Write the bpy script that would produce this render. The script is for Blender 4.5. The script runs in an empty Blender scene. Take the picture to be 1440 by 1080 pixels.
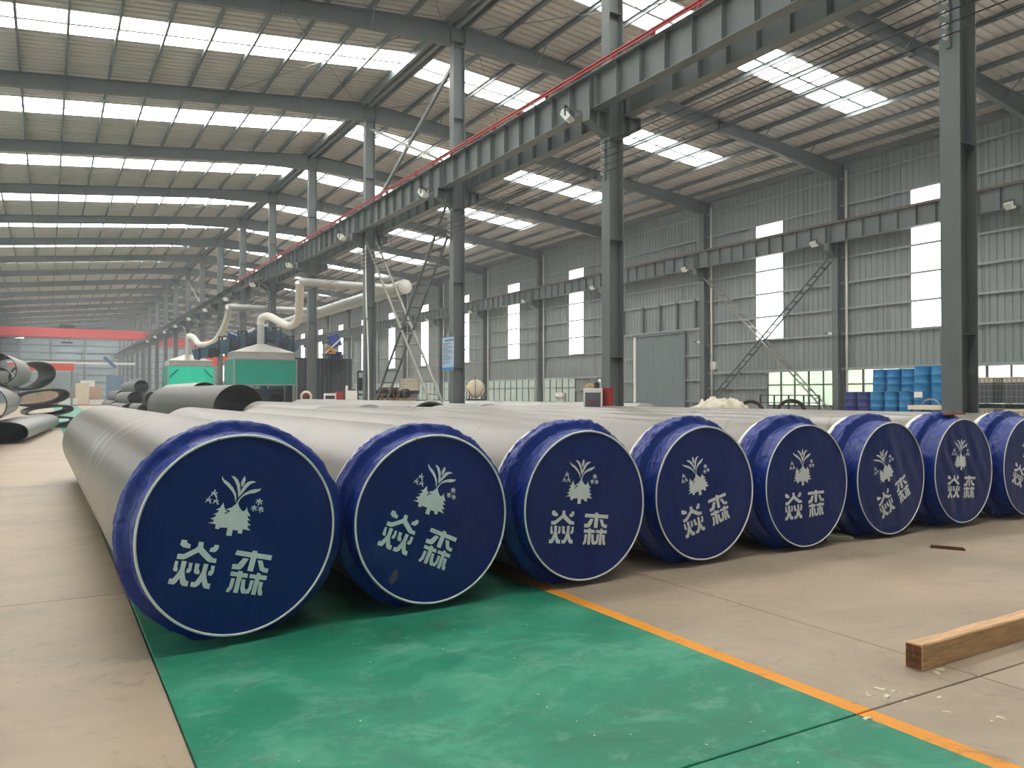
import bpy, math, random
from mathutils import Vector, Matrix, noise
from mathutils.geometry import tessellate_polygon
random.seed(7)
sc = bpy.context.scene
COL = sc.collection
PI = math.pi
R = math.radians

# ---------------------------------------------------------------- camera
cam_data = bpy.data.cameras.new('camera')
cam = bpy.data.objects.new('camera', cam_data)
COL.objects.link(cam)
cam_data.sensor_width = 36.0
cam_data.lens = 1125.0 / 1440.0 * 36.0
cam_data.clip_start = 0.05
cam_data.clip_end = 600
cam.location = (0, 0, 1.65)
cam.rotation_euler = (R(90 + 0.764), 0, R(-30.13))
sc.camera = cam

# ---------------------------------------------------------------- light settings
SKY_STRENGTH = 4.0
SKYLIGHT = 11.0
WALLLIGHT = 3.4
HAZE = .0019
sc.view_settings.view_transform = 'Standard'
sc.view_settings.look = 'None'
sc.view_settings.gamma = 1.0
sc.view_settings.exposure = 0.14
world = bpy.data.worlds.new('sky')
sc.world = world
world.use_nodes = True
wn = world.node_tree
wn.nodes.clear()
_bg = wn.nodes.new('ShaderNodeBackground')
_bg.inputs[0].default_value = (0.93, 0.97, 1.0, 1)
_bg.inputs[1].default_value = SKY_STRENGTH
_wo = wn.nodes.new('ShaderNodeOutputWorld')
wn.links.new(_bg.outputs[0], _wo.inputs[0])
sun_d = bpy.data.lights.new('sun', 'SUN')
sun_d.energy = 4.0
sun_d.angle = R(25)
sun_d.color = (1, .96, .9)
sun = bpy.data.objects.new('sun', sun_d)
COL.objects.link(sun)
sun.rotation_euler = (R(25), R(12), 0)

# ---------------------------------------------------------------- materials
def srgb(r, g, b):
    f = lambda c: (c/255/12.92) if c/255 <= .04045 else ((c/255+.055)/1.055)**2.4
    return (f(r), f(g), f(b), 1)

def mat(name, rgb, rough=.6, metal=0.0, var=.12, scale=3.0, bump=0.0, bscale=20.0, emit=None, spec=.5, sheen=0.0, stretch=(1, 1, 1), rvar=0.1):
    m = bpy.data.materials.new(name)
    m.use_nodes = True
    nt = m.node_tree
    N, Lk = nt.nodes, nt.links
    b = N['Principled BSDF']
    b.inputs['Roughness'].default_value = rough
    b.inputs['Metallic'].default_value = metal
    b.inputs['Specular IOR Level'].default_value = spec
    tc = N.new('ShaderNodeTexCoord')
    mp = N.new('ShaderNodeMapping')
    mp.inputs['Scale'].default_value = stretch
    Lk.new(tc.outputs['Object'], mp.inputs[0])
    nz = N.new('ShaderNodeTexNoise')
    nz.inputs['Scale'].default_value = scale
    nz.inputs['Detail'].default_value = 5
    nz.inputs['Roughness'].default_value = .62
    Lk.new(mp.outputs[0], nz.inputs['Vector'])
    rp = N.new('ShaderNodeValToRGB')
    c = srgb(*rgb)
    lo = [max(0, x*(1-var)) for x in c[:3]] + [1]
    hi = [min(1, x*(1+var)) for x in c[:3]] + [1]
    rp.color_ramp.elements[0].position = .3
    rp.color_ramp.elements[1].position = .7
    rp.color_ramp.elements[0].color = lo
    rp.color_ramp.elements[1].color = hi
    Lk.new(nz.outputs[0], rp.inputs[0])
    Lk.new(rp.outputs[0], b.inputs['Base Color'])
    if rvar:
        mr = N.new('ShaderNodeMapRange')
        mr.inputs[3].default_value = max(0, rough-rvar)
        mr.inputs[4].default_value = min(1, rough+rvar)
        Lk.new(nz.outputs[0], mr.inputs[0])
        Lk.new(mr.outputs[0], b.inputs['Roughness'])
    if bump:
        n2 = N.new('ShaderNodeTexNoise')
        n2.inputs['Scale'].default_value = bscale
        n2.inputs['Detail'].default_value = 6
        Lk.new(mp.outputs[0], n2.inputs['Vector'])
        bp = N.new('ShaderNodeBump')
        bp.inputs['Strength'].default_value = bump
        bp.inputs['Distance'].default_value = .02
        Lk.new(n2.outputs[0], bp.inputs['Height'])
        Lk.new(bp.outputs[0], b.inputs['Normal'])
    if emit:
        b.inputs['Emission Color'].default_value = emit[0]
        b.inputs['Emission Strength'].default_value = emit[1]
    m['p'] = 1
    return m

M = {}
M['steel'] = mat('painted_steel_grey', (96, 103, 102), .5, var=.08, scale=1.2)
M['steel_far'] = M['steel']
M['galv'] = mat('galvanised_purlin', (112, 118, 118), .45, metal=.3, var=.12, scale=2.5)
M['sheet'] = mat('roof_sheet_grey', (194, 191, 184), .5, metal=.1, var=.08, scale=.7, stretch=(.25, 3, 1))
M['wall'] = mat('wall_sheet_grey', (132, 140, 137), .5, var=.06, scale=.6, stretch=(1, 3, .3))
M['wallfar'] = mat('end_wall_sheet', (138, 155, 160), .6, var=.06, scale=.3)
M['girt'] = mat('girt_steel', (150, 156, 156), .45, metal=.3, var=.08)
M['dark'] = mat('dark_steel', (38, 42, 46), .5, var=.15)
M['black'] = mat('black_rubber', (18, 18, 20), .6, var=.2)
M['red'] = mat('red_paint', (158, 34, 34), .5, var=.1)
M['redcrane'] = mat('crane_red_paint', (178, 56, 54), .5, var=.08, scale=.5)
M['orangered'] = mat('gantry_orange_paint', (240, 68, 40), .5, var=.06, scale=.5)
M['white'] = mat('white_paint', (222, 222, 216), .5, var=.05)
M['cream'] = mat('cream_plastic', (214, 202, 176), .6, var=.1, bump=.2)
M['frame'] = mat('window_frame', (84, 82, 78), .5, var=.1)
M['drum'] = mat('blue_drum', (8, 112, 168), .38, var=.12, scale=4, rvar=.08)
M['navydrum'] = mat('navy_drum', (34, 44, 110), .4, var=.12, scale=4)
M['cage'] = mat('cage_wire', (150, 150, 150), .4, metal=.6)
M['tote'] = mat('tote_dark', (92, 92, 98), .6, var=.15)
M['pallet'] = mat('pallet_wood', (150, 125, 95), .8, var=.2, scale=8, stretch=(1, 6, 6))
M['green'] = mat('booth_green', (0, 146, 122), .55, var=.06)
M['greenlit'] = mat('booth_green_lit', (0, 222, 180), .55, var=.04)  # brighter booth green: light through the curtains put into the colour
M['tin'] = mat('hood_tin', (190, 188, 180), .35, metal=.7, var=.1)
M['duct'] = mat('duct_silver', (176, 178, 174), .4, metal=.45, var=.1)
M['hose'] = mat('flex_hose_cream', (214, 210, 198), .6, var=.06)
M['teal'] = mat('machine_blue', (52, 84, 104), .45, var=.15, scale=4)
M['royal_far'] = mat('pale_blue_paint', (70, 92, 138), .6, var=.1)  # paler, greyer copy of the royal blue
M['railrust'] = mat('rusty_rail_brown', (112, 84, 74), .7, var=.2)
M['royal'] = mat('royal_blue_paint', (34, 62, 138), .45, var=.12)
M['yellow'] = mat('cable_yellow', (208, 150, 60), .5, var=.2)
M['container'] = mat('container_dark_grey', (62, 68, 74), .5, var=.1, scale=1)
M['carton'] = mat('carton_brown', (172, 142, 112), .8, var=.12)
M['sack'] = mat('sack_cream', (206, 198, 180), .85, var=.08, bump=.5, bscale=12)
M['lamp'] = mat('lamp_glass', (226, 230, 220), .3, var=.03)
M['signboard'] = mat('sign_pale_blue', (168, 196, 214), .4, var=.03)
M['signblue'] = mat('sign_strong_blue', (52, 132, 190), .4, var=.05)
M['signink'] = mat('sign_ink', (70, 92, 130), .5, var=.05)
M['signred'] = mat('sign_red_ink', (190, 90, 90), .5, var=.05)
M['coat'] = mat('coil_grey_jacket', (142, 142, 138), .36, metal=.15, var=.14, scale=1.4, stretch=(1, .3, 1))
M['coatdark'] = mat('dark_pipe_jacket', (88, 85, 81), .5, var=.12, scale=1.6, stretch=(1, .3, 1))
M['inner'] = mat('pipe_inside_shade', (28, 28, 30), .6, var=.2)  # near-black colour stands for the shade deep inside pipes and rolls
M['scuff'] = mat('scuffed_cloth', (84, 84, 100), .7, var=.3, scale=20)
M['rust'] = mat('rusty_iron', (96, 52, 34), .8, var=.25, scale=30, bump=.3)
M['scrap'] = mat('pale_foam_scrap', (232, 224, 196), .8, var=.06)
M['block'] = mat('old_wood_block', (168, 160, 138), .85, var=.15, scale=20)
M['door'] = mat('sliding_door_sheet', (112, 126, 128), .5, var=.05, scale=.5)
M['bluefab'] = mat('blue_tarpaulin', (6, 46, 132), .34, var=.2, scale=5, bump=.9, bscale=11, rvar=.08)
M['faceblue'] = mat('blue_face_fabric', (4, 38, 112), .46, spec=.34, var=.12, scale=1.6, bump=.8, bscale=4.0, stretch=(1.6, 1, .7), rvar=.05)
M['print'] = mat('silver_white_print', (228, 238, 242), .5, var=.05, scale=12)
M['piping'] = mat('white_piping_cord', (226, 230, 226), .5, var=.03)
M['bark'] = mat('tree_bark', (90, 74, 58), .9, var=.2)
M['ground'] = mat('outside_ground', (186, 196, 164), .9, var=.25, scale=.15)
M['far_blue'] = mat('rotator_blue_grey', (104, 126, 148), .5, var=.1)

def leafy(name, a, b_):
    m = mat(name, a, .7, var=.35, scale=3.0, bump=1.0, bscale=6)
    return m
M['leaf'] = leafy('leafy_green', (150, 186, 96), 0)
M['leafdark'] = leafy('leafy_dark_green', (112, 152, 82), 0)

def emis(name, rgb, strength):
    m = bpy.data.materials.new(name)
    m.use_nodes = True
    b = m.node_tree.nodes['Principled BSDF']
    b.inputs['Base Color'].default_value = (.75, .76, .76, 1)
    b.inputs['Roughness'].default_value = .5
    b.inputs['Emission Color'].default_value = rgb
    b.inputs['Emission Strength'].default_value = strength
    return m
M['skylight'] = emis('translucent_roof_panel', (1.0, .985, .95, 1), SKYLIGHT)
M['walllight'] = emis('translucent_wall_panel', (.97, .99, 1, 1), WALLLIGHT)

def glassmat():
    m = bpy.data.materials.new('window_glass')
    m.use_nodes = True
    nt = m.node_tree
    nt.nodes.clear()
    o = nt.nodes.new('ShaderNodeOutputMaterial')
    t = nt.nodes.new('ShaderNodeBsdfTransparent')
    t.inputs[0].default_value = (.95, .98, .96, 1)
    g = nt.nodes.new('ShaderNodeBsdfGlossy')
    g.inputs['Roughness'].default_value = .08
    d = nt.nodes.new('ShaderNodeBsdfTranslucent')
    d.inputs[0].default_value = (.8, .82, .8, 1)
    x = nt.nodes.new('ShaderNodeMixShader')
    x.inputs[0].default_value = .34
    y = nt.nodes.new('ShaderNodeMixShader')
    fr = nt.nodes.new('ShaderNodeFresnel')
    fr.inputs[0].default_value = 1.3
    nt.links.new(t.outputs[0], x.inputs[1])
    nt.links.new(d.outputs[0], x.inputs[2])
    nt.links.new(fr.outputs[0], y.inputs[0])
    nt.links.new(x.outputs[0], y.inputs[1])
    nt.links.new(g.outputs[0], y.inputs[2])
    nt.links.new(y.outputs[0], o.inputs[0])
    return m
M['glass'] = glassmat()

def floormat():
    m = bpy.data.materials.new('concrete_floor_with_green_walkway')
    m.use_nodes = True
    nt = m.node_tree
    N, Lk = nt.nodes, nt.links
    b = N['Principled BSDF']
    g = N.new('ShaderNodeNewGeometry')
    sx = N.new('ShaderNodeSeparateXYZ')
    Lk.new(g.outputs['Position'], sx.inputs[0])
    def nz(scale, detail=6, rough=.6, st=(1, 1, 1), dist=0.0):
        mp = N.new('ShaderNodeMapping')
        mp.inputs['Scale'].default_value = st
        Lk.new(g.outputs['Position'], mp.inputs[0])
        n = N.new('ShaderNodeTexNoise')
        n.inputs['Scale'].default_value = scale
        n.inputs['Detail'].default_value = detail
        n.inputs['Roughness'].default_value = rough
        n.inputs['Distortion'].default_value = dist
        Lk.new(mp.outputs[0], n.inputs['Vector'])
        return n.outputs[0]
    def ramp(src, stops):
        r = N.new('ShaderNodeValToRGB')
        e = r.color_ramp.elements
        e[0].position, e[0].color = stops[0]
        e[1].position, e[1].color = stops[-1]
        for p, c in stops[1:-1]:
            k = e.new(p)
            k.color = c
        Lk.new(src, r.inputs[0])
        return r.outputs[0]
    def mth(op, a, b_=None, cl=False):
        n = N.new('ShaderNodeMath')
        n.operation = op
        n.use_clamp = cl
        for i, x in enumerate((a, b_)):
            if x is None:
                continue
            if isinstance(x, (int, float)):
                n.inputs[i].default_value = x
            else:
                Lk.new(x, n.inputs[i])
        return n.outputs[0]
    def mix(fac, a, b_, mode='MIX'):
        n = N.new('ShaderNodeMix')
        n.data_type = 'RGBA'
        n.blend_type = mode
        for i, x in ((0, fac), (6, a), (7, b_)):
            if isinstance(x, (int, float, tuple)):
                n.inputs[i].default_value = x
            else:
                Lk.new(x, n.inputs[i])
        return n.outputs[2]
    big = nz(.35, 4, .55)
    mid = nz(.9, 9, .7, (1, 1.3, 1), .5)
    fine = nz(8, 7, .7, (1, 1.4, 1), .3)
    scuff = nz(2.4, 10, .78, (1, 1.25, 1), .5)
    conc = ramp(mid, [(.25, srgb(142, 128, 111)), (.5, srgb(178, 162, 141)), (.75, srgb(202, 186, 162))])
    conc2 = mix(mth('MULTIPLY', fine, .55), conc, srgb(144, 132, 117))
    conc3 = mix(ramp(big, [(.35, (0, 0, 0, 1)), (.7, (.5, .5, .5, 1))]), conc2, srgb(194, 172, 142))
    green = ramp(mid, [(.22, srgb(22, 104, 80)), (.5, srgb(40, 140, 110)), (.68, srgb(92, 172, 140)), (.85, srgb(146, 200, 172))])
    green2 = mix(ramp(scuff, [(.52, (0, 0, 0, 1)), (.68, (.55, .55, .55, 1))]), green, srgb(128, 180, 156))
    green3 = mix(ramp(fine, [(.62, (0, 0, 0, 1)), (.8, (.4, .4, .4, 1))]), green2, srgb(110, 128, 108))
    edge = mth('MULTIPLY', mth('SUBTRACT', nz(14, 4), .5), .012)
    x = mth('ADD', sx.outputs[0], edge)
    isg = mth('MULTIPLY', mth('GREATER_THAN', x, .585), mth('LESS_THAN', x, 3.63))
    iso = mth('MULTIPLY', mth('GREATER_THAN', x, 3.63), mth('LESS_THAN', x, 3.745))
    orange = mix(ramp(scuff, [(.6, (0, 0, 0, 1)), (.75, (.5, .5, .5, 1))]), srgb(240, 158, 48), srgb(206, 158, 96))
    c = mix(isg, conc3, green3)
    c = mix(iso, c, orange)
    # dark scuffs and hairline scratches
    sm = nz(2.1, 9, .8, (1, 1, 1), 2.5)
    c = mix(ramp(sm, [(.55, (0, 0, 0, 1)), (.70, (.5, .5, .5, 1))]), c, srgb(100, 96, 88))
    Lk.new(c, b.inputs['Base Color'])
    rr = N.new('ShaderNodeMapRange')
    rr.inputs[3].default_value = .38
    rr.inputs[4].default_value = .62
    Lk.new(mid, rr.inputs[0])
    Lk.new(rr.outputs[0], b.inputs['Roughness'])
    b.inputs['Specular IOR Level'].default_value = .35
    bp = N.new('ShaderNodeBump')
    bp.inputs['Strength'].default_value = .25
    bp.inputs['Distance'].default_value = .004
    Lk.new(fine, bp.inputs['Height'])
    Lk.new(bp.outputs[0], b.inputs['Normal'])
    return m
M['floor'] = floormat()

def jacketmat(name, scratch=False):
    """grey-brown coated pipe jacket with spiral seams, dusty bands and (on one pipe) chalky white scratches"""
    m = mat(name, (134, 129, 121), .31, metal=.1, var=.10, scale=1.1, stretch=(1, .5, 1), bump=.06, bscale=2.5)
    nt = m.node_tree
    N, Lk = nt.nodes, nt.links
    b = N['Principled BSDF']
    src = b.inputs['Base Color'].links[0].from_socket
    tc = N.new('ShaderNodeTexCoord')
    sp = N.new('ShaderNodeSeparateXYZ')
    Lk.new(tc.outputs['Object'], sp.inputs[0])
    # angle around the axis
    at = N.new('ShaderNodeMath'); at.operation = 'ARCTAN2'
    Lk.new(sp.outputs[2], at.inputs[0]); Lk.new(sp.outputs[0], at.inputs[1])
    ml = N.new('ShaderNodeMath'); ml.operation = 'MULTIPLY_ADD'
    ml.inputs[1].default_value = 1/(2*PI)
    Lk.new(at.outputs[0], ml.inputs[0])
    yy = N.new('ShaderNodeMath'); yy.operation = 'MULTIPLY'; yy.inputs[1].default_value = 1/2.6
    Lk.new(sp.outputs[1], yy.inputs[0])
    Lk.new(yy.outputs[0], ml.inputs[2])
    fr = N.new('ShaderNodeMath'); fr.operation = 'FRACT'
    Lk.new(ml.outputs[0], fr.inputs[0])
    rp = N.new('ShaderNodeValToRGB')
    e = rp.color_ramp.elements
    e[0].position = 0; e[0].color = (.78, .78, .78, 1)
    e[1].position = 1; e[1].color = (1.0, 1.0, 1.0, 1)
    for p, v in ((.012, .78), (.018, 1.03), (.35, .93), (.5, 1.0), (.505, .94), (.8, .94)):
        k = e.new(p); k.color = (v, v, v, 1)
    Lk.new(fr.outputs[0], rp.inputs[0])
    mx = N.new('ShaderNodeMix'); mx.data_type = 'RGBA'; mx.blend_type = 'MULTIPLY'
    mx.inputs[0].default_value = 1
    Lk.new(src, mx.inputs[6]); Lk.new(rp.outputs[0], mx.inputs[7])
    out = mx.outputs[2]
    if scratch:
        mp = N.new('ShaderNodeMapping'); mp.inputs['Scale'].default_value = (1.6, 5.0, 1.6); mp.inputs['Rotation'].default_value = (.35, 0, .3)
        Lk.new(tc.outputs['Object'], mp.inputs[0])
        nz = N.new('ShaderNodeTexNoise'); nz.inputs['Scale'].default_value = 1.6; nz.inputs['Detail'].default_value = 6
        Lk.new(mp.outputs[0], nz.inputs['Vector'])
        r2 = N.new('ShaderNodeValToRGB')
        r2.color_ramp.elements[0].position = .54; r2.color_ramp.elements[0].color = (0, 0, 0, 1)
        r2.color_ramp.elements[1].position = .66; r2.color_ramp.elements[1].color = (.7, .7, .7, 1)
        Lk.new(nz.outputs[0], r2.inputs[0])
        def band(sock, lo, hi, w):
            a = N.new('ShaderNodeMapRange'); a.inputs[1].default_value = lo-w; a.inputs[2].default_value = lo+w; Lk.new(sock, a.inputs[0])
            c = N.new('ShaderNodeMapRange'); c.inputs[1].default_value = hi+w; c.inputs[2].default_value = hi-w; Lk.new(sock, c.inputs[0])
            t = N.new('ShaderNodeMath'); t.operation = 'MULTIPLY'; Lk.new(a.outputs[0], t.inputs[0]); Lk.new(c.outputs[0], t.inputs[1])
            return t.outputs[0]
        b1 = band(sp.outputs[1], 2.2, 4.6, .7)
        b2 = band(at.outputs[0], 1.9, 2.85, .2)
        t = N.new('ShaderNodeMath'); t.operation = 'MULTIPLY'; Lk.new(b1, t.inputs[0]); Lk.new(b2, t.inputs[1])
        t2 = N.new('ShaderNodeMath'); t2.operation = 'MULTIPLY'; Lk.new(t.outputs[0], t2.inputs[0]); Lk.new(r2.outputs[0], t2.inputs[1])
        m2 = N.new('ShaderNodeMix'); m2.data_type = 'RGBA'
        Lk.new(t2.outputs[0], m2.inputs[0]); Lk.new(out, m2.inputs[6]); m2.inputs[7].default_value = srgb(214, 214, 212)
        out = m2.outputs[2]
    Lk.new(out, b.inputs['Base Color'])
    return m
M['jacket'] = jacketmat('coated_pipe_jacket')
M['jacket1'] = jacketmat('coated_pipe_jacket_scratched', True)
M['timber'] = mat('rough_sawn_timber', (216, 176, 134), .78, var=.26, scale=7, stretch=(.6, 5, 5), bump=.4, bscale=16)
M['endgrain'] = mat('timber_end_grain', (112, 72, 44), .85, var=.35, scale=26, bump=.6, bscale=30)

# ---------------------------------------------------------------- mesh helpers
class MB:
    def __init__(s):
        s.v = []; s.f = []; s.sm = []; s.mi = []
    def add(s, vs, fs, smooth=False, mi=0):
        o = len(s.v)
        s.v.extend(tuple(x) for x in vs)
        s.f.extend(tuple(i+o for i in f) for f in fs)
        s.sm.extend([smooth]*len(fs)); s.mi.extend([mi]*len(fs))
        return s
    def box(s, x0, x1, y0, y1, z0, z1, mi=0):
        vs = [(x, y, z) for z in (z0, z1) for y in (y0, y1) for x in (x0, x1)]
        return s.add(vs, [(0, 2, 3, 1), (4, 5, 7, 6), (0, 1, 5, 4), (2, 6, 7, 3), (0, 4, 6, 2), (1, 3, 7, 5)], mi=mi)
    def beam(s, a, b, w, h, up=(0, 0, 1), mi=0):
        """rectangular bar from a to b, w wide (sideways) and h tall"""
        a, b = Vector(a), Vector(b)
        d = (b-a).normalized(); u = Vector(up)
        if abs(d.dot(u)) > .98: u = Vector((0, 1, 0))
        sd = d.cross(u).normalized(); u = sd.cross(d)
        vs = []
        for p in (a, b):
            for q in ((-1, -1), (1, -1), (1, 1), (-1, 1)):
                vs.append(p + sd*(q[0]*w/2) + u*(q[1]*h/2))
        return s.add(vs, [(0, 1, 2, 3), (7, 6, 5, 4), (0, 4, 5, 1), (1, 5, 6, 2), (2, 6, 7, 3), (3, 7, 4, 0)], mi=mi)
    def tube(s, pts, r, n=8, cap=True, mi=0, rib=0):
        pts = [Vector(p) for p in pts]
        rs = r if isinstance(r, (list, tuple)) else [r]*len(pts)
        d0 = (pts[1]-pts[0]).normalized()
        u = Vector((0, 0, 1)) if abs(d0.z) < .9 else Vector((1, 0, 0))
        vs = []; fs = []
        for i, p in enumerate(pts):
            d = (pts[min(i+1, len(pts)-1)]-pts[max(i-1, 0)]).normalized()
            sd = d.cross(u)
            if sd.length < 1e-5: sd = Vector((1, 0, 0))
            sd.normalize(); u = sd.cross(d).normalized()
            for k in range(n):
                a = 2*PI*k/n
                vs.append(p + sd*(math.cos(a)*rs[i]) + u*(math.sin(a)*rs[i]))
        for i in range(len(pts)-1):
            for k in range(n):
                fs.append((i*n+k, i*n+(k+1) % n, (i+1)*n+(k+1) % n, (i+1)*n+k))
        s.add(vs, fs, True, mi)
        if cap:
            o = len(s.v)-len(vs)
            s.f.append(tuple(o+k for k in range(n))[::-1]); s.sm.append(False); s.mi.append(mi)
            s.f.append(tuple(o+(len(pts)-1)*n+k for k in range(n))); s.sm.append(False); s.mi.append(mi)
        return s
    def lathe(s, prof, n=24, mi=0, axis='z', c=(0, 0, 0), smooth=True):
        vs = []; fs = []
        for (r, z) in prof:
            for k in range(n):
                a = 2*PI*k/n
                x, y = r*math.cos(a), r*math.sin(a)
                if axis == 'z': p = (c[0]+x, c[1]+y, c[2]+z)
                elif axis == 'y': p = (c[0]+x, c[1]+z, c[2]+y)
                else: p = (c[0]+z, c[1]+x, c[2]+y)
                vs.append(p)
        for i in range(len(prof)-1):
            for k in range(n):
                fs.append((i*n+k, i*n+(k+1) % n, (i+1)*n+(k+1) % n, (i+1)*n+k))
        return s.add(vs, fs, smooth, mi)
    def build(s, name, m, parent=None, loc=None, bevel=0):
        me = bpy.data.meshes.new(name)
        me.from_pydata(s.v, [], s.f)
        ms = m if isinstance(m, (list, tuple)) else [m]
        for x in ms: me.materials.append(x)
        me.polygons.foreach_set('use_smooth', s.sm)
        me.polygons.foreach_set('material_index', s.mi)
        me.update()
        o = bpy.data.objects.new(name, me)
        COL.objects.link(o)
        if loc: o.location = loc
        if parent: o.parent = parent
        if bevel:
            b = o.modifiers.new('bevel', 'BEVEL'); b.width = bevel; b.segments = 2; b.limit_method = 'ANGLE'
        return o

def tag(o, label=None, cat=None, group=None, kind=None):
    if label: o['label'] = label
    if cat: o['category'] = cat
    if group: o['group'] = group
    if kind: o['kind'] = kind
    return o
def empty(name, loc=(0, 0, 0), rz=0):
    o = bpy.data.objects.new(name, None)
    o.empty_display_size = .2
    COL.objects.link(o); o.location = loc; o.rotation_euler = (0, 0, rz)
    return o
def thing(name, label, cat, loc=(0, 0, 0), rz=0, group=None):
    return tag(empty(name, loc, rz), label, cat, group)
def inst(src, name, parent=None, loc=(0, 0, 0), rot=(0, 0, 0)):
    o = bpy.data.objects.new(name, src.data)
    COL.objects.link(o); o.location = loc; o.rotation_euler = rot
    if parent: o.parent = parent
    return o
def copy_tree(o, parent=None):
    c = o.copy(); COL.objects.link(c)
    if parent: c.parent = parent
    for ch in list(o.children): copy_tree(ch, c)
    return c
ORD = ['first', 'second', 'third', 'fourth', 'fifth', 'sixth', 'seventh', 'eighth', 'ninth', 'tenth', 'eleventh', 'twelfth', 'thirteenth', 'fourteenth', 'fifteenth', 'sixteenth', 'seventeenth', 'eighteenth', 'nineteenth', 'twentieth', 'twenty-first', 'twenty-second', 'twenty-third', 'twenty-fourth']
GLYPH=[[(-0.568,-0.083),(-0.516,-0.082),(-0.512,-0.104),(-0.473,-0.116),(-0.471,-0.155),(-0.533,-0.154),(-0.571,-0.132)],[(-0.248,-0.086),(-0.201,-0.086),(-0.203,-0.129),(-0.228,-0.158),(-0.282,-0.159),(-0.28,-0.121),(-0.251,-0.111)],[(-0.406,-0.079),(-0.359,-0.077),(-0.35,-0.13),(-0.257,-0.199),(-0.231,-0.215),(-0.193,-0.218),(-0.189,-0.26),(-0.267,-0.258),(-0.302,-0.236),(-0.383,-0.179),(-0.49,-0.259),(-0.509,-0.266),(-0.569,-0.267),(-0.57,-0.219),(-0.514,-0.215),(-0.417,-0.144),(-0.402,-0.121)],[(-0.575,-0.287),(-0.547,-0.286),(-0.541,-0.341),(-0.532,-0.351),(-0.532,-0.386),(-0.56,-0.386),(-0.574,-0.371)],[(-0.444,-0.288),(-0.409,-0.287),(-0.405,-0.359),(-0.417,-0.383),(-0.449,-0.384),(-0.448,-0.349),(-0.437,-0.34)],[(-0.385,-0.285),(-0.342,-0.286),(-0.339,-0.338),(-0.323,-0.351),(-0.323,-0.387),(-0.364,-0.384),(-0.378,-0.365)],[(-0.227,-0.287),(-0.19,-0.289),(-0.187,-0.356),(-0.201,-0.385),(-0.238,-0.384),(-0.238,-0.346),(-0.222,-0.336)],[(-0.516,-0.279),(-0.468,-0.278),(-0.467,-0.366),(-0.452,-0.411),(-0.429,-0.459),(-0.402,-0.462),(-0.399,-0.514),(-0.451,-0.511),(-0.473,-0.492),(-0.492,-0.444),(-0.51,-0.486),(-0.528,-0.509),(-0.585,-0.509),(-0.583,-0.459),(-0.553,-0.456),(-0.53,-0.412),(-0.511,-0.36)],[(-0.302,-0.279),(-0.257,-0.278),(-0.256,-0.37),(-0.239,-0.415),(-0.217,-0.461),(-0.188,-0.462),(-0.185,-0.515),(-0.241,-0.51),(-0.26,-0.487),(-0.278,-0.448),(-0.296,-0.488),(-0.322,-0.512),(-0.375,-0.511),(-0.376,-0.465),(-0.34,-0.462),(-0.317,-0.41),(-0.302,-0.357)],[(-0.013,-0.108),(0.148,-0.112),(0.149,-0.091),(0.2,-0.09),(0.202,-0.112),(0.369,-0.115),(0.37,-0.165),(0.205,-0.161),(0.204,-0.297),(0.144,-0.296),(0.145,-0.162),(-0.021,-0.156)],[(0.074,-0.175),(0.129,-0.178),(0.092,-0.265),(0.077,-0.285),(0.057,-0.294),(-0.019,-0.297),(-0.021,-0.247),(0.03,-0.243),(0.048,-0.213)],[(0.224,-0.179),(0.28,-0.18),(0.308,-0.238),(0.326,-0.249),(0.363,-0.248),(0.363,-0.295),(0.309,-0.291),(0.273,-0.275)],[(-0.016,-0.32),(0.055,-0.322),(0.056,-0.306),(0.1,-0.306),(0.102,-0.323),(0.162,-0.324),(0.164,-0.367),(0.107,-0.366),(0.106,-0.526),(0.058,-0.523),(0.056,-0.365),(-0.016,-0.363)],[(0.003,-0.385),(0.043,-0.386),(0.039,-0.485),(0.013,-0.524),(-0.016,-0.525),(-0.015,-0.495),(-0.0,-0.472)],[(0.113,-0.383),(0.151,-0.386),(0.163,-0.464),(0.181,-0.484),(0.18,-0.525),(0.144,-0.521),(0.123,-0.484)],[(0.183,-0.325),(0.252,-0.326),(0.254,-0.304),(0.291,-0.305),(0.293,-0.322),(0.369,-0.324),(0.369,-0.368),(0.295,-0.369),(0.294,-0.527),(0.248,-0.525),(0.247,-0.366),(0.183,-0.364)],[(0.202,-0.385),(0.239,-0.384),(0.237,-0.477),(0.22,-0.517),(0.185,-0.525),(0.183,-0.487),(0.202,-0.467)],[(0.297,-0.388),(0.341,-0.39),(0.345,-0.469),(0.362,-0.489),(0.361,-0.528),(0.324,-0.525),(0.308,-0.49)]]
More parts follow.
